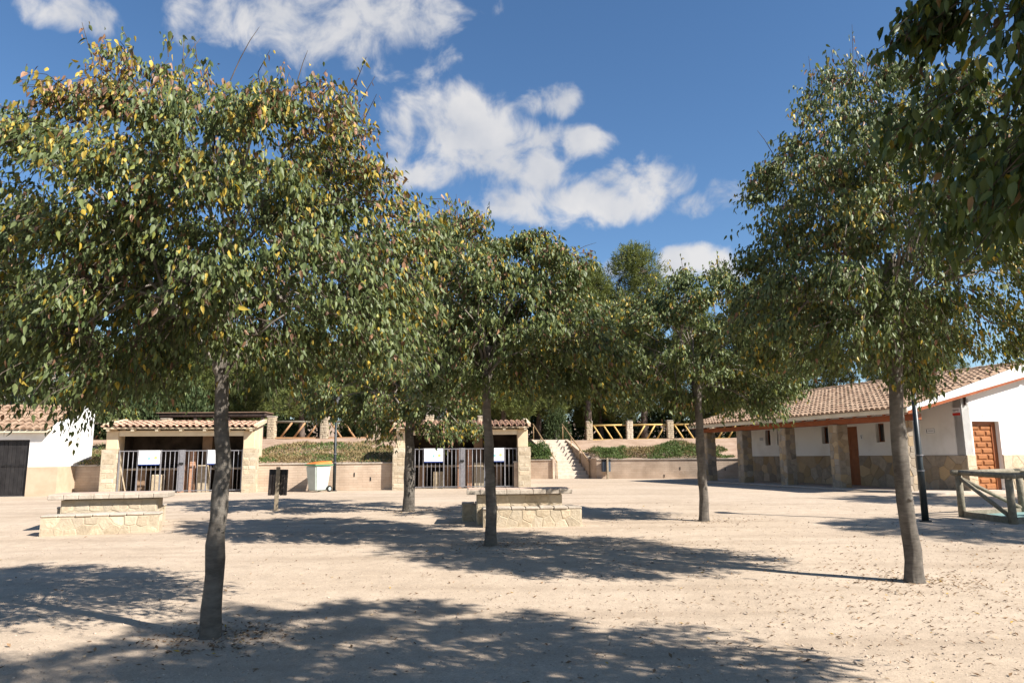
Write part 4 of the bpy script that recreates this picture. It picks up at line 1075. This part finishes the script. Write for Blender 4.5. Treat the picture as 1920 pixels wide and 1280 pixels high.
    pos = pos.reshape(-1, 3); c = c.reshape(-1, 3)
    D = np.repeat(out, lpt, 0) * rng.uniform(-.05, .5, (len(pos), 1)) + rng.normal(size=pos.shape) * .30 + np.array([0, 0, -.95])
    Ls = leaf * np.clip(rng.normal(1, .2, len(pos)), .5, 1.5); Ws = Ls * rng.uniform(.38, .52, len(pos))
    if hi: V, F, kv = leaf_arrays_hi(pos, D, Ls, Ws, rng)
    else: (V, F), kv = leaf_arrays(pos, D, Ls, Ws, rng), 5
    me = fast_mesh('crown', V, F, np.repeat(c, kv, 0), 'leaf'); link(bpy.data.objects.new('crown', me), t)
    # long stray shoots at the top
    for (p, q) in stray:
        tw.tube(arc(np.array(p, float), np.array(q, float), .05, 4), [.006, .005, .004, .002], 4, cap=False)
    # leafy shoots standing out of the outline
    sc = P[:, 2] + .35 * np.abs(P[:, 0] - cen[0]) + rng.uniform(0, .9, len(P)); top_i = np.argsort(-sc)[:nshoot * 3:3]
    SP = []; SC = []
    for i in top_i:
        d0 = P[i] - cen; d0[2] = abs(d0[2]); d0 = d0 / np.linalg.norm(d0) * .6 + np.array([rng.normal() * .25, rng.normal() * .25, .75]); d0 /= np.linalg.norm(d0)
        l_ = rng.uniform(.3, .62); e_ = P[i] + d0 * l_; md = P[i] + d0 * l_ * .5 + rng.normal(size=3) * .03
        tw.tube([tuple(P[i]), tuple(md), tuple(e_)], [.005, .004, .002], 4, cap=False)
        for t_ in rng.uniform(.35, 1., rng.integers(5, 12)):
            SP.append(P[i] + d0 * l_ * t_ + rng.normal(size=3) * .025); r_ = rng.uniform()
            SC.append(np.array([.46, .34, .06]) * rng.uniform(.7, 1.1) if r_ < ty[i] * 1.2 + .1 else (np.array([.30, .165, .095]) * rng.uniform(.6, 1.1) if r_ > 1 - tb[i] else g0 + (g1 - g0) * rng.uniform()))
    SP = np.array(SP); SC = np.array(SC)
    Ls = leaf * rng.uniform(.7, 1.2, len(SP)); V, F, kv = leaf_arrays_hi(SP, rng.normal(size=SP.shape) * .35 + np.array([0, 0, -.9]), Ls, Ls * .45, rng)
    link(bpy.data.objects.new('shoots', fast_mesh('shoots', V, F, np.repeat(SC, kv, 0), 'leaf')), t)['kind'] = 'stuff'
    br.build('branches', 'bark', t, smooth=True)
    build_raw(tw, 'twigs', 'twig', t)
    return t

POLY = {
 'L': [(-2.2,3.9),(-2.1,4.1),(-1.92,4.12),(-1.71,4.5),(-1.46,4.6),(-1.13,4.95),(-0.77,4.95),(-0.58,5.05),(-0.12,4.98),(0.34,4.82),(0.75,4.85),(1.15,4.7),(1.31,4.56),(1.47,4.19),(1.64,4.04),(1.72,3.68),(1.77,3.27),(1.78,2.88),(1.73,2.49),(1.64,2.25),(1.31,2.40),(0.93,2.50),(0.65,2.36),(0.37,2.22),(0.08,2.36),(-0.12,2.53),(-0.45,2.51),(-0.58,2.37),(-0.80,2.05),(-1.12,1.9),(-1.44,1.75),(-1.78,1.8),(-1.97,1.95),(-2.15,2.2),(-2.25,2.7),(-2.1,3.1),(-1.85,3.4),(-2.0,3.7)],
 'R': [(-1.35,4.90),(-1.20,5.35),(-0.72,5.75),(-0.34,6.25),(0.08,6.45),(0.46,6.30),(0.97,5.95),(1.45,5.45),(1.66,4.77),(1.72,3.96),(1.67,3.23),(1.60,2.65),(1.39,2.21),(1.20,2.53),(0.88,2.40),(0.60,2.15),(0.34,2.03),(0.12,2.35),(-0.19,2.41),(-0.50,2.48),(-0.77,2.23),(-1.03,2.04),(-1.21,2.23),(-1.51,2.42),(-1.87,2.75),(-1.91,3.00),(-1.50,3.52),(-1.50,4.12)],
 'C': [(-1.12,4.69),(-0.78,5.19),(-0.43,5.28),(0.10,5.04),(0.72,4.85),(1.24,4.62),(1.45,4.31),(1.52,3.86),(1.69,3.51),(1.98,3.15),(2.31,2.72),(2.21,2.38),(1.78,2.05),(1.44,2.22),(1.02,2.14),(0.60,2.35),(0.09,2.48),(-0.34,2.53),(-0.67,2.40),(-1.01,2.24),(-1.10,2.66),(-1.28,3.53),(-1.21,4.24)],
 'RM': [(-2.00,4.16),(-1.51,4.37),(-0.86,4.53),(-0.31,4.86),(0.45,4.85),(1.08,4.63),(1.49,4.29),(1.77,3.69),(1.82,2.83),(1.47,2.41),(1.13,1.99),(0.83,2.21),(0.41,2.26),(-0.01,2.21),(-0.54,2.06),(-1.17,2.01),(-1.37,2.44),(-1.76,3.29),(-2.01,3.72)],
 'LM': [(-1.89,4.67),(-0.90,5.05),(0.35,5.04),(1.11,4.34),(1.36,3.08),(1.24,2.04),(0.75,1.93),(0.27,1.83),(-0.22,1.94),(-0.59,1.98),(-1.08,2.16),(-1.65,2.2),(-2.2,2.6),(-2.25,3.5)],
 'FL': [(-6.56,8.74),(-4.72,9.62),(-2.98,9.49),(-2.06,8.92),(-0.74,6.27),(1.10,4.53),(2.09,2.62),(1.85,1.69),(0.52,1.50),(-2.57,1.42),(-5.70,1.65),(-7.22,5.46)],
 'N': [(-1.95,3.6),(-1.9,4.3),(-1.7,5.1),(-1.2,6.1),(-.2,6.7),(.9,6.3),(1.6,5.3),(1.8,4.0),(1.5,2.9),(.9,2.3),(.1,2.0),(-.7,2.05),(-1.25,2.3),(-1.7,2.75)]}
shade_tree((-2.54, 6.32, g(6.32)), POLY['L'], 1.45, 4700, 'broad tree with yellow and brown top leaves, nearest at left', 1, [(0, 0, -.08), (.0, 0, .7), (.02, 0, 1.4), (-.03, 0, 2.3), (-.06, .02, 3.3)], .080, .72, lpt=13, leaf=.064, hi=True, kshr=.89, up=.04,
           stray=(((-.1, 0, 5.0), (.15, 0, 5.55)), ((-.7, 0, 4.9), (-.45, .1, 5.5)), ((-1.6, 0, 4.6), (-2.0, 0, 5.1)), ((.5, 0, 4.8), (.62, 0, 5.3))), yel=(.03, .17), brn=(.025, .15))
shade_tree((4.52, 8.42, g(8.42)), POLY['R'], 1.5, 4500, 'tall tree with leaning grey trunk at right, in front of the porch building', 2, [(0, 0, -.08), (-.03, 0, .7), (-.05, 0, 1.6), (0, 0, 2.5), (.05, .0, 3.8)], .098, .62, lpt=13, leaf=.067, hi=True, kshr=.91, up=.0, yel=(.05, .07), brn=(.02, .04),
           stray=(((-.3, 0, 5.7), (-.75, 0, 6.1)), ((0, 0, 5.9), (-.15, 0, 6.5)), ((-1.2, 0, 4.9), (-1.45, 0, 5.4))))
shade_tree((-.35, 11.42, g(11.42)), POLY['C'], 1.55, 3800, 'middle tree with brownish crown in front of the right picnic table', 3, [(0, 0, -.08), (0, 0, .8), (-.03, 0, 1.6), (-.07, 0, 2.4), (-.05, 0, 3.1)], .088, .78, lpt=12, kshr=.91, yel=(.03, .09), brn=(.03, .12),
           stray=(((1.2, 0, 4.5), (1.75, 0, 4.8)), ((-.5, 0, 5.1), (-.75, 0, 5.4))))
shade_tree((3.67, 14.18, g(14.18)), POLY['RM'], 1.6, 3500, 'green dense tree between the middle tree and the porch building', 4, [(0, 0, -.08), (-.01, 0, .8), (-.02, 0, 1.6), (-.01, 0, 2.4), (0, 0, 3.1)], .092, .75, lpt=12, kshr=1.0, yel=(.03, .05), brn=(.01, .03))
shade_tree((-2.35, 16.54, g(16.54)), POLY['LM'], 1.6, 3200, 'darker tree with thick short trunk in front of the right shelter', 5, [(0, 0, -.08), (0, 0, .7), (.0, 0, 1.4), (.0, 0, 2.1), (.02, 0, 2.8)], .128, .72, lpt=11, leaf=.09, kshr=1.04, up=-.08, yel=(.06, .06), brn=(.05, .06))
shade_tree((4.02, 2.9, 0.0), POLY['N'], 1.65, 4300, 'dark overhanging near tree reaching in at the top right corner', 6, [(0, 0, -.08), (0, 0, .8), (.02, 0, 1.6), (.02, 0, 2.4), (0, 0, 3.6)], .12, .68, lpt=12, leaf=.08, hi=True, kshr=.93, cols=(.58, .66, .5), yel=(.03, .05), brn=(.02, .04))  # cols darkens the leaves: shade on the crown's near side put into their colour
shade_tree((-17.3, 28, 1.7), POLY['FL'], 3., 3000, 'olive green tree rising behind the white storehouse at left', 8, [(-2, 0, -.2), (-2, 0, 1.), (-2.1, 0, 2.), (-2.1, 0, 4.)], .2, .5, lpt=13, leaf=.16, yel=(.03, .05), brn=(.02, .03), group='background trees', kshr=1.0, rcl=2.1)
def copy_tree(o, loc, rz, label, group=None):
    c = o.copy(); COL.objects.link(c); c.location = loc; c.rotation_euler = (0, 0, rz); c['label'] = label
    if group: c['group'] = group
    for ch in o.children:
        k = ch.copy(); COL.objects.link(k); k.parent = c
    return c
tR = [o for o in COL.objects if o.type == 'EMPTY' and o.get('label', '').startswith('tall tree with leaning')][0]
copy_tree(tR, (15.2, 15.2, g(15.2)), 2., 'tree standing right of the picture, only its shadow in view near the porch', 'shade trees out of view')
copy_tree(tR, (12.6, 10.2, g(10.2)), 4., 'tree standing right of the picture, only its shadow in view by the railing', 'shade trees out of view')

tb_ = copy_tree(tR, (3.5, .3, 0), 1., 'tree behind the photographer, only its shadow in view at lower left', 'shade trees out of view'); tb_.scale = (1.2, 1.2, 1.2)

# pines ---------------------------------------------------------------------
def pine_meshes(seed, H, cr, zlo, nb=16, tufts=150, tip=0.):
    rng = np.random.default_rng(seed)
    tr = MB(); lean = rng.uniform(-.05, .05, 2)
    pts = [(lean[0] * z + .12 * math.sin(z * .7 + seed), lean[1] * z, z) for z in np.linspace(-.3, H * .92, 9)]
    tr.tube(pts, list(np.linspace(.17 + .006 * H, .03, 9)), 9, jit=.2)
    Ps = []; Ds = []
    for b in range(nb):
        f = (b + .5) / nb; z = zlo + (H - zlo) * (f ** .9)
        prof = math.sin(math.pi * min(1, .22 + .78 * f * .98)) ** .75 * (1 - .25 * f)
        a = b * 2.4 + rng.uniform(-.5, .5); r = cr * max(.12, prof) * rng.uniform(.35, .8)
        c = np.array([math.cos(a) * r + lean[0] * z, math.sin(a) * r + lean[1] * z, z])
        s0 = np.array([lean[0] * z, lean[1] * z, z - r * .35])
        tr.tube(arc(s0, c, -.06 * r, 4), [.05, .035, .022, .01], 5)
        rad = np.array([cr * .42, cr * .42, (H - zlo) * .10 + .35]) * rng.uniform(.75, 1.15)
        q = unit(rng.normal(size=(tufts, 3))) * rng.uniform(.35, 1, (tufts, 1)) ** .6
        p = c + q * rad
        for i in range(0, tufts, 9): tr.tube([tuple(c), tuple(p[i])], [.014, .005], 3, cap=False)
        Ps.append(p); Ds.append(unit(q + np.array([0, 0, .55])))
    P = np.concatenate(Ps); D = np.concatenate(Ds); k = 9
    P2 = np.repeat(P, k, 0) + rng.normal(size=(len(P) * k, 3)) * .07; D2 = unit(np.repeat(D, k, 0) + rng.normal(size=(len(P) * k, 3)) * .55)
    Ln = rng.uniform(.14, .30, len(P2))[:, None]; Sd = unit(np.cross(D2, rng.normal(size=D2.shape))) * .021
    V = np.stack([P2 - Sd, P2 + Sd, P2 + D2 * Ln], 1).reshape(-1, 3); F = np.arange(len(V)).reshape(-1, 3)
    mixv = np.clip(rng.normal(.5, .3, len(P2)), 0, 1)[:, None]
    c = np.array([.055, .072, .02]) * (1 - mixv) + np.array([.20, .22, .062]) * mixv
    cm = fast_mesh('crown', V, F, np.repeat(c, 3, 0), 'needle'); tm = tr.mesh('trunk', smooth=True); tm.materials.append(M['bark_pine'])
    return tm, cm
PM = [pine_meshes(11, 11.9, 3.0, 2.6, 22, 230), pine_meshes(12, 7.4, 2.9, 1.8, 16, 260), pine_meshes(13, 6.2, 3.1, 1.6, 15, 260), pine_meshes(14, 9.2, 2.5, 2.2, 18, 240)]
def pine(k, x, y, label, sc=1., rz=0., group='pines on the terrace'):
    t = thing('pine_tree', (x, y, terr(x, y) - .05), rz, label, 'tree', group)
    inst('trunk', PM[k][0], t, scale=(sc,) * 3); inst('crown', PM[k][1], t, scale=(sc,) * 3)
pine(0, 8.4, 45.5, 'tall pine whose pointed top shows above the green tree', 1.02, .3)
pine(3, 4.6, 44.5, 'pine top just showing right of the middle tree crown', 1.15, 1.)
pine(1, -10.9, 37.5, 'olive pine above the left shelter roof, left of the near trunk', .80, 2.)
rp = random.Random(5)
for i, (x, y, k, s) in enumerate([(-24, 38, 1, 1.), (-20, 43, 2, 1.), (-15.5, 40, 2, .85), (-7.5, 38.5, 1, .82), (-3.6, 41, 2, .95), (-.6, 38, 2, .85), (1.6, 44, 1, .95), (5.9, 47.5, 2, .9), (11.5, 46, 1, .95), (15, 44, 2, 1.1), (19, 47, 1, 1.2), (24, 45, 3, 1.1), (-12.5, 47, 1, .9),
        (-6, 49, 1, 1.), (-1, 52, 1, 1.05), (3.5, 54, 3, .9), (9, 55, 1, 1.1), (-18, 53, 3, .85), (-25, 50, 3, 1.1), (15, 56, 3, 1.), (22, 58, 3, 1.1), (-32, 45, 3, 1.2), (-10, 58, 3, .85), (30, 52, 3, 1.1), (-21, 60, 3, 1.), (-14, 62, 3, .95), (-3, 62, 3, 1.), (6, 64, 3, 1.05), (-28, 62, 3, 1.1), (-9, 43.5, 2, .95), (-17.5, 44.5, 1, .95)]):
    pine(k, x, y, 'dark pine in the wood behind the terrace fences', s, rp.uniform(0, 6))
# leaning pine trunk behind the stairs head is one of the wood; low shrubs fill the gaps
def shrub_mesh(seed, n=420, cols=((.035, .055, .02), (.085, .11, .04))):
    rng = np.random.default_rng(seed)
    q = unit(rng.normal(size=(n, 3))) * rng.uniform(.3, 1, (n, 1)) ** .5; q[:, 2] = np.abs(q[:, 2])
    k = 7; P = np.repeat(q, k, 0) + rng.normal(size=(n * k, 3)) * .09; D = unit(np.repeat(q, k, 0) + rng.normal(size=(n * k, 3)) * .8 + [0, 0, .2])
    V, F = leaf_arrays(P, D, rng.uniform(.09, .16, len(P)), rng.uniform(.04, .07, len(P)), rng)
    m = np.clip(rng.normal(.45, .3, len(P)), 0, 1)[:, None]; c = np.array(cols[0]) * (1 - m) + np.array(cols[1]) * m
    return fast_mesh('foliage', V, F, np.repeat(c, 5, 0), 'cover')
SM = [shrub_mesh(s) for s in (1, 2, 3)]
SG = [shrub_mesh(4, 520, ((.05, .085, .022), (.12, .17, .05)))]
def shrub(x, y, r, h, k, label, group, mesh=None):
    t = thing('shrub', (x, y, terr(x, y) - .05), rp.uniform(0, 6), label, 'shrub', group)
    inst('foliage', mesh or SM[k % 3], t, scale=(r, r, h))
    m = MB()
    for i in range(5):
        a = i * 1.26; m.tube([(0, 0, -.1), (math.cos(a) * r * .4, math.sin(a) * r * .4, h * .55)], [.025, .01], 4, cap=False)
    build_raw(m, 'stems', 'bark', t)
for i, (x, y, r, h) in enumerate([(-22, 40.5, 1.6, 2.3), (-18, 39, 1.3, 1.7), (-14, 44, 1.9, 2.4), (-12.6, 39.5, 1.1, 1.3), (-8.4, 41, 1.5, 1.9), (-6, 44, 2., 2.4), (-3, 39, 1.1, 1.5), (-1.4, 46, 2.2, 2.6), (1.2, 48, 2.2, 2.4), (2.6, 42.8, .8, 1.9), (5.5, 51, 2.2, 2.6), (7.3, 49.5, 1.8, 1.8), (10.5, 50, 2.2, 2.6), (13.5, 48, 1.8, 2.2), (17, 50, 2.2, 2.6), (-10, 51, 2.4, 2.8), (-17, 47, 2.2, 2.6), (-18.4, 34.5, 1.7, 3.4), (-16.6, 36.5, 1.5, 3.0), (-21, 36, 2., 3.6)]):
    shrub(x, y, r, h, i, 'dark leafy shrub among the pines behind the terrace fences', 'shrubs under the pines')
shrub(1.45, 36.75, .55, .85, 0, 'grey green shrub on the bank left of the stairs', 'bank shrubs', SG[0])

# ground cover on the banks ----------------------------------------------------
def cover(name, label, xr, yw, depth, n, seed, green, lush):
    rng = np.random.default_rng(seed); P = []; C = []
    while len(P) < n:
        x = rng.uniform(*xr); t = rng.uniform(.02, depth); y = yw(x) + t
        if inside_build(x, y): continue
        a, b = loc2(ST, x, y)
        if -.25 < a < 2.0 and b < 4.6: continue
        nv = noise.noise(Vector((x * .42, t * .5, seed))) + .35 * noise.noise(Vector((x * 1.3, t * 1.3, seed)))
        e = nv + green - .9 * max(0, t / depth - .45) * 2
        if e < -.05: continue
        hgt = lush * min(1, max(0, e + .05) * 1.8) * min(1., .35 + t)
        z = terr(x, y) + hgt * rng.uniform(.15, 1.) ** .6
        P.append((x, y, z))
        gq = noise.noise(Vector((x * .7, y * .7, seed + 5.))) + (.28 if lush > .2 else -.14) + rng.normal() * .22
        if gq > 0: c = np.array([.055, .085, .022]) * (1 - (m_ := rng.uniform())) + np.array([.13, .17, .05]) * m_
        else: c = np.array([.27, .20, .095]) * rng.uniform(.6, 1.3)
        C.append(c)
    P = np.array(P); C = np.array(C); D = rng.normal(size=P.shape) * .6 + [0, 0, .75]
    V, F = leaf_arrays(P, D, rng.uniform(.07, .16, n), rng.uniform(.025, .05, n), rng)
    o = link(bpy.data.objects.new(name, fast_mesh(name, V, F, np.repeat(C, 5, 0), 'cover'))); o['kind'] = 'stuff'; o['label'] = label; o['category'] = 'ground cover'
cover('ground_cover', 'dry and green creeping plants on the bank behind the two shelters', (-19, .1), ywl, 7.0, 26000, 21, .34, .16)
cover('ground_cover', 'lush green creeping plants on the bank right of the stairs', (.5, 14), ywr, 4.8, 24000, 22, .2, .42)

# fallen leaves and loose stones -------------------------------------------------
def litter():
    rng = np.random.default_rng(31); P = []
    def add(n, fx):
        k = 0
        while k < n:
            x, y = fx()
            if y < 2.2 or y > 22.5 or abs(x) > .95 * y + 2.5: continue
            P.append((x, y, gn(x, y) + .004)); k += 1
    add(2100, lambda: (rng.normal(4.6, 2.6), rng.normal(7.6, 2.3)))
    add(1300, lambda: (rng.uniform(-8, 11), 3 + 15 * rng.uniform() ** 1.4))
    for (x, y, n, s) in ((-2.54, 6.32, 420, .28), (4.52, 8.42, 300, .32), (-.35, 11.42, 200, .35), (3.67, 14.18, 140, .4), (-2.35, 16.54, 120, .4)):
        add(n, lambda x=x, y=y, s=s: (rng.normal(x + .1, s * 1.2), rng.normal(y, s)))
    P = np.array(P); n = len(P)
    a = rng.uniform(0, 6.283, n); D = np.stack([np.cos(a), np.sin(a), rng.uniform(-.05, .25, n)], 1); D = unit(D)
    S_ = np.stack([-np.sin(a), np.cos(a), rng.uniform(-.35, .35, n)], 1); N_ = np.cross(D, S_)
    Ln = rng.uniform(.022, .06, n)[:, None]; Wd = Ln * rng.uniform(.22, .5, (n, 1))
    up = np.array([0, 0, 1.])
    V = np.stack([P, P + D * Ln * .4 + S_ * Wd * .5 + up * Wd * .35, P + D * Ln * .5, P + D * Ln * .4 - S_ * Wd * .5 + up * Wd * .35, P + D * Ln + up * Ln * .18], 1).reshape(-1, 3)
    i = np.arange(n)[:, None] * 5; F = np.concatenate([i + [0, 1, 2], i + [0, 2, 3], i + [1, 4, 2], i + [2, 4, 3]], 1).reshape(-1, 3)
    C = np.array([.20, .125, .07]) * rng.uniform(.45, 1.5, (n, 1)); yl = rng.uniform(size=n) < .05; C[yl] = np.array([.5, .32, .06])
    pale = rng.uniform(size=n) < .3; C[pale] = np.array([.42, .31, .20]) * rng.uniform(.7, 1.2, (pale.sum(), 1))
    o = link(bpy.data.objects.new('fallen_leaves', fast_mesh('fallen_leaves', V, F, np.repeat(C, 5, 0), 'litter'))); o['kind'] = 'stuff'; o['label'] = 'dry brown fallen leaves scattered over the sandy ground'; o['category'] = 'leaf litter'
litter()
def gravel():
    rng = np.random.default_rng(41); n = 15000
    y = 3.6 + 11 * rng.uniform(size=n) ** 1.9; x = rng.uniform(-1, 1, n) * (y * .8 + .6)
    z = np.array([gn(a, b) for a, b in zip(x, y)]); r = rng.uniform(.004, .009, n) * np.where(rng.uniform(size=n) < .04, 2., 1.)
    o8 = np.array([[1, 0, 0], [0, 1, 0], [-1, 0, 0], [0, -1, 0], [0, 0, .7], [0, 0, -.5]])
    P = np.stack([x, y, z + r * .25], 1)
    V = (P[:, None] + o8[None] * r[:, None, None] * rng.uniform(.6, 1.35, (n, 6, 1))).reshape(-1, 3)
    f = np.array([[0, 1, 4], [1, 2, 4], [2, 3, 4], [3, 0, 4], [1, 0, 5], [2, 1, 5], [3, 2, 5], [0, 3, 5]])
    F = (np.arange(n)[:, None, None] * 6 + f[None]).reshape(-1, 3)
    C = np.array([.43, .34, .265]) * rng.uniform(.55, 1.35, (n, 1))
    o = link(bpy.data.objects.new('gravel', fast_mesh('gravel', V, F, np.repeat(C, 6, 0), 'pebble'))); o['kind'] = 'stuff'; o['label'] = 'loose small stones on the sandy ground'; o['category'] = 'gravel'
gravel()
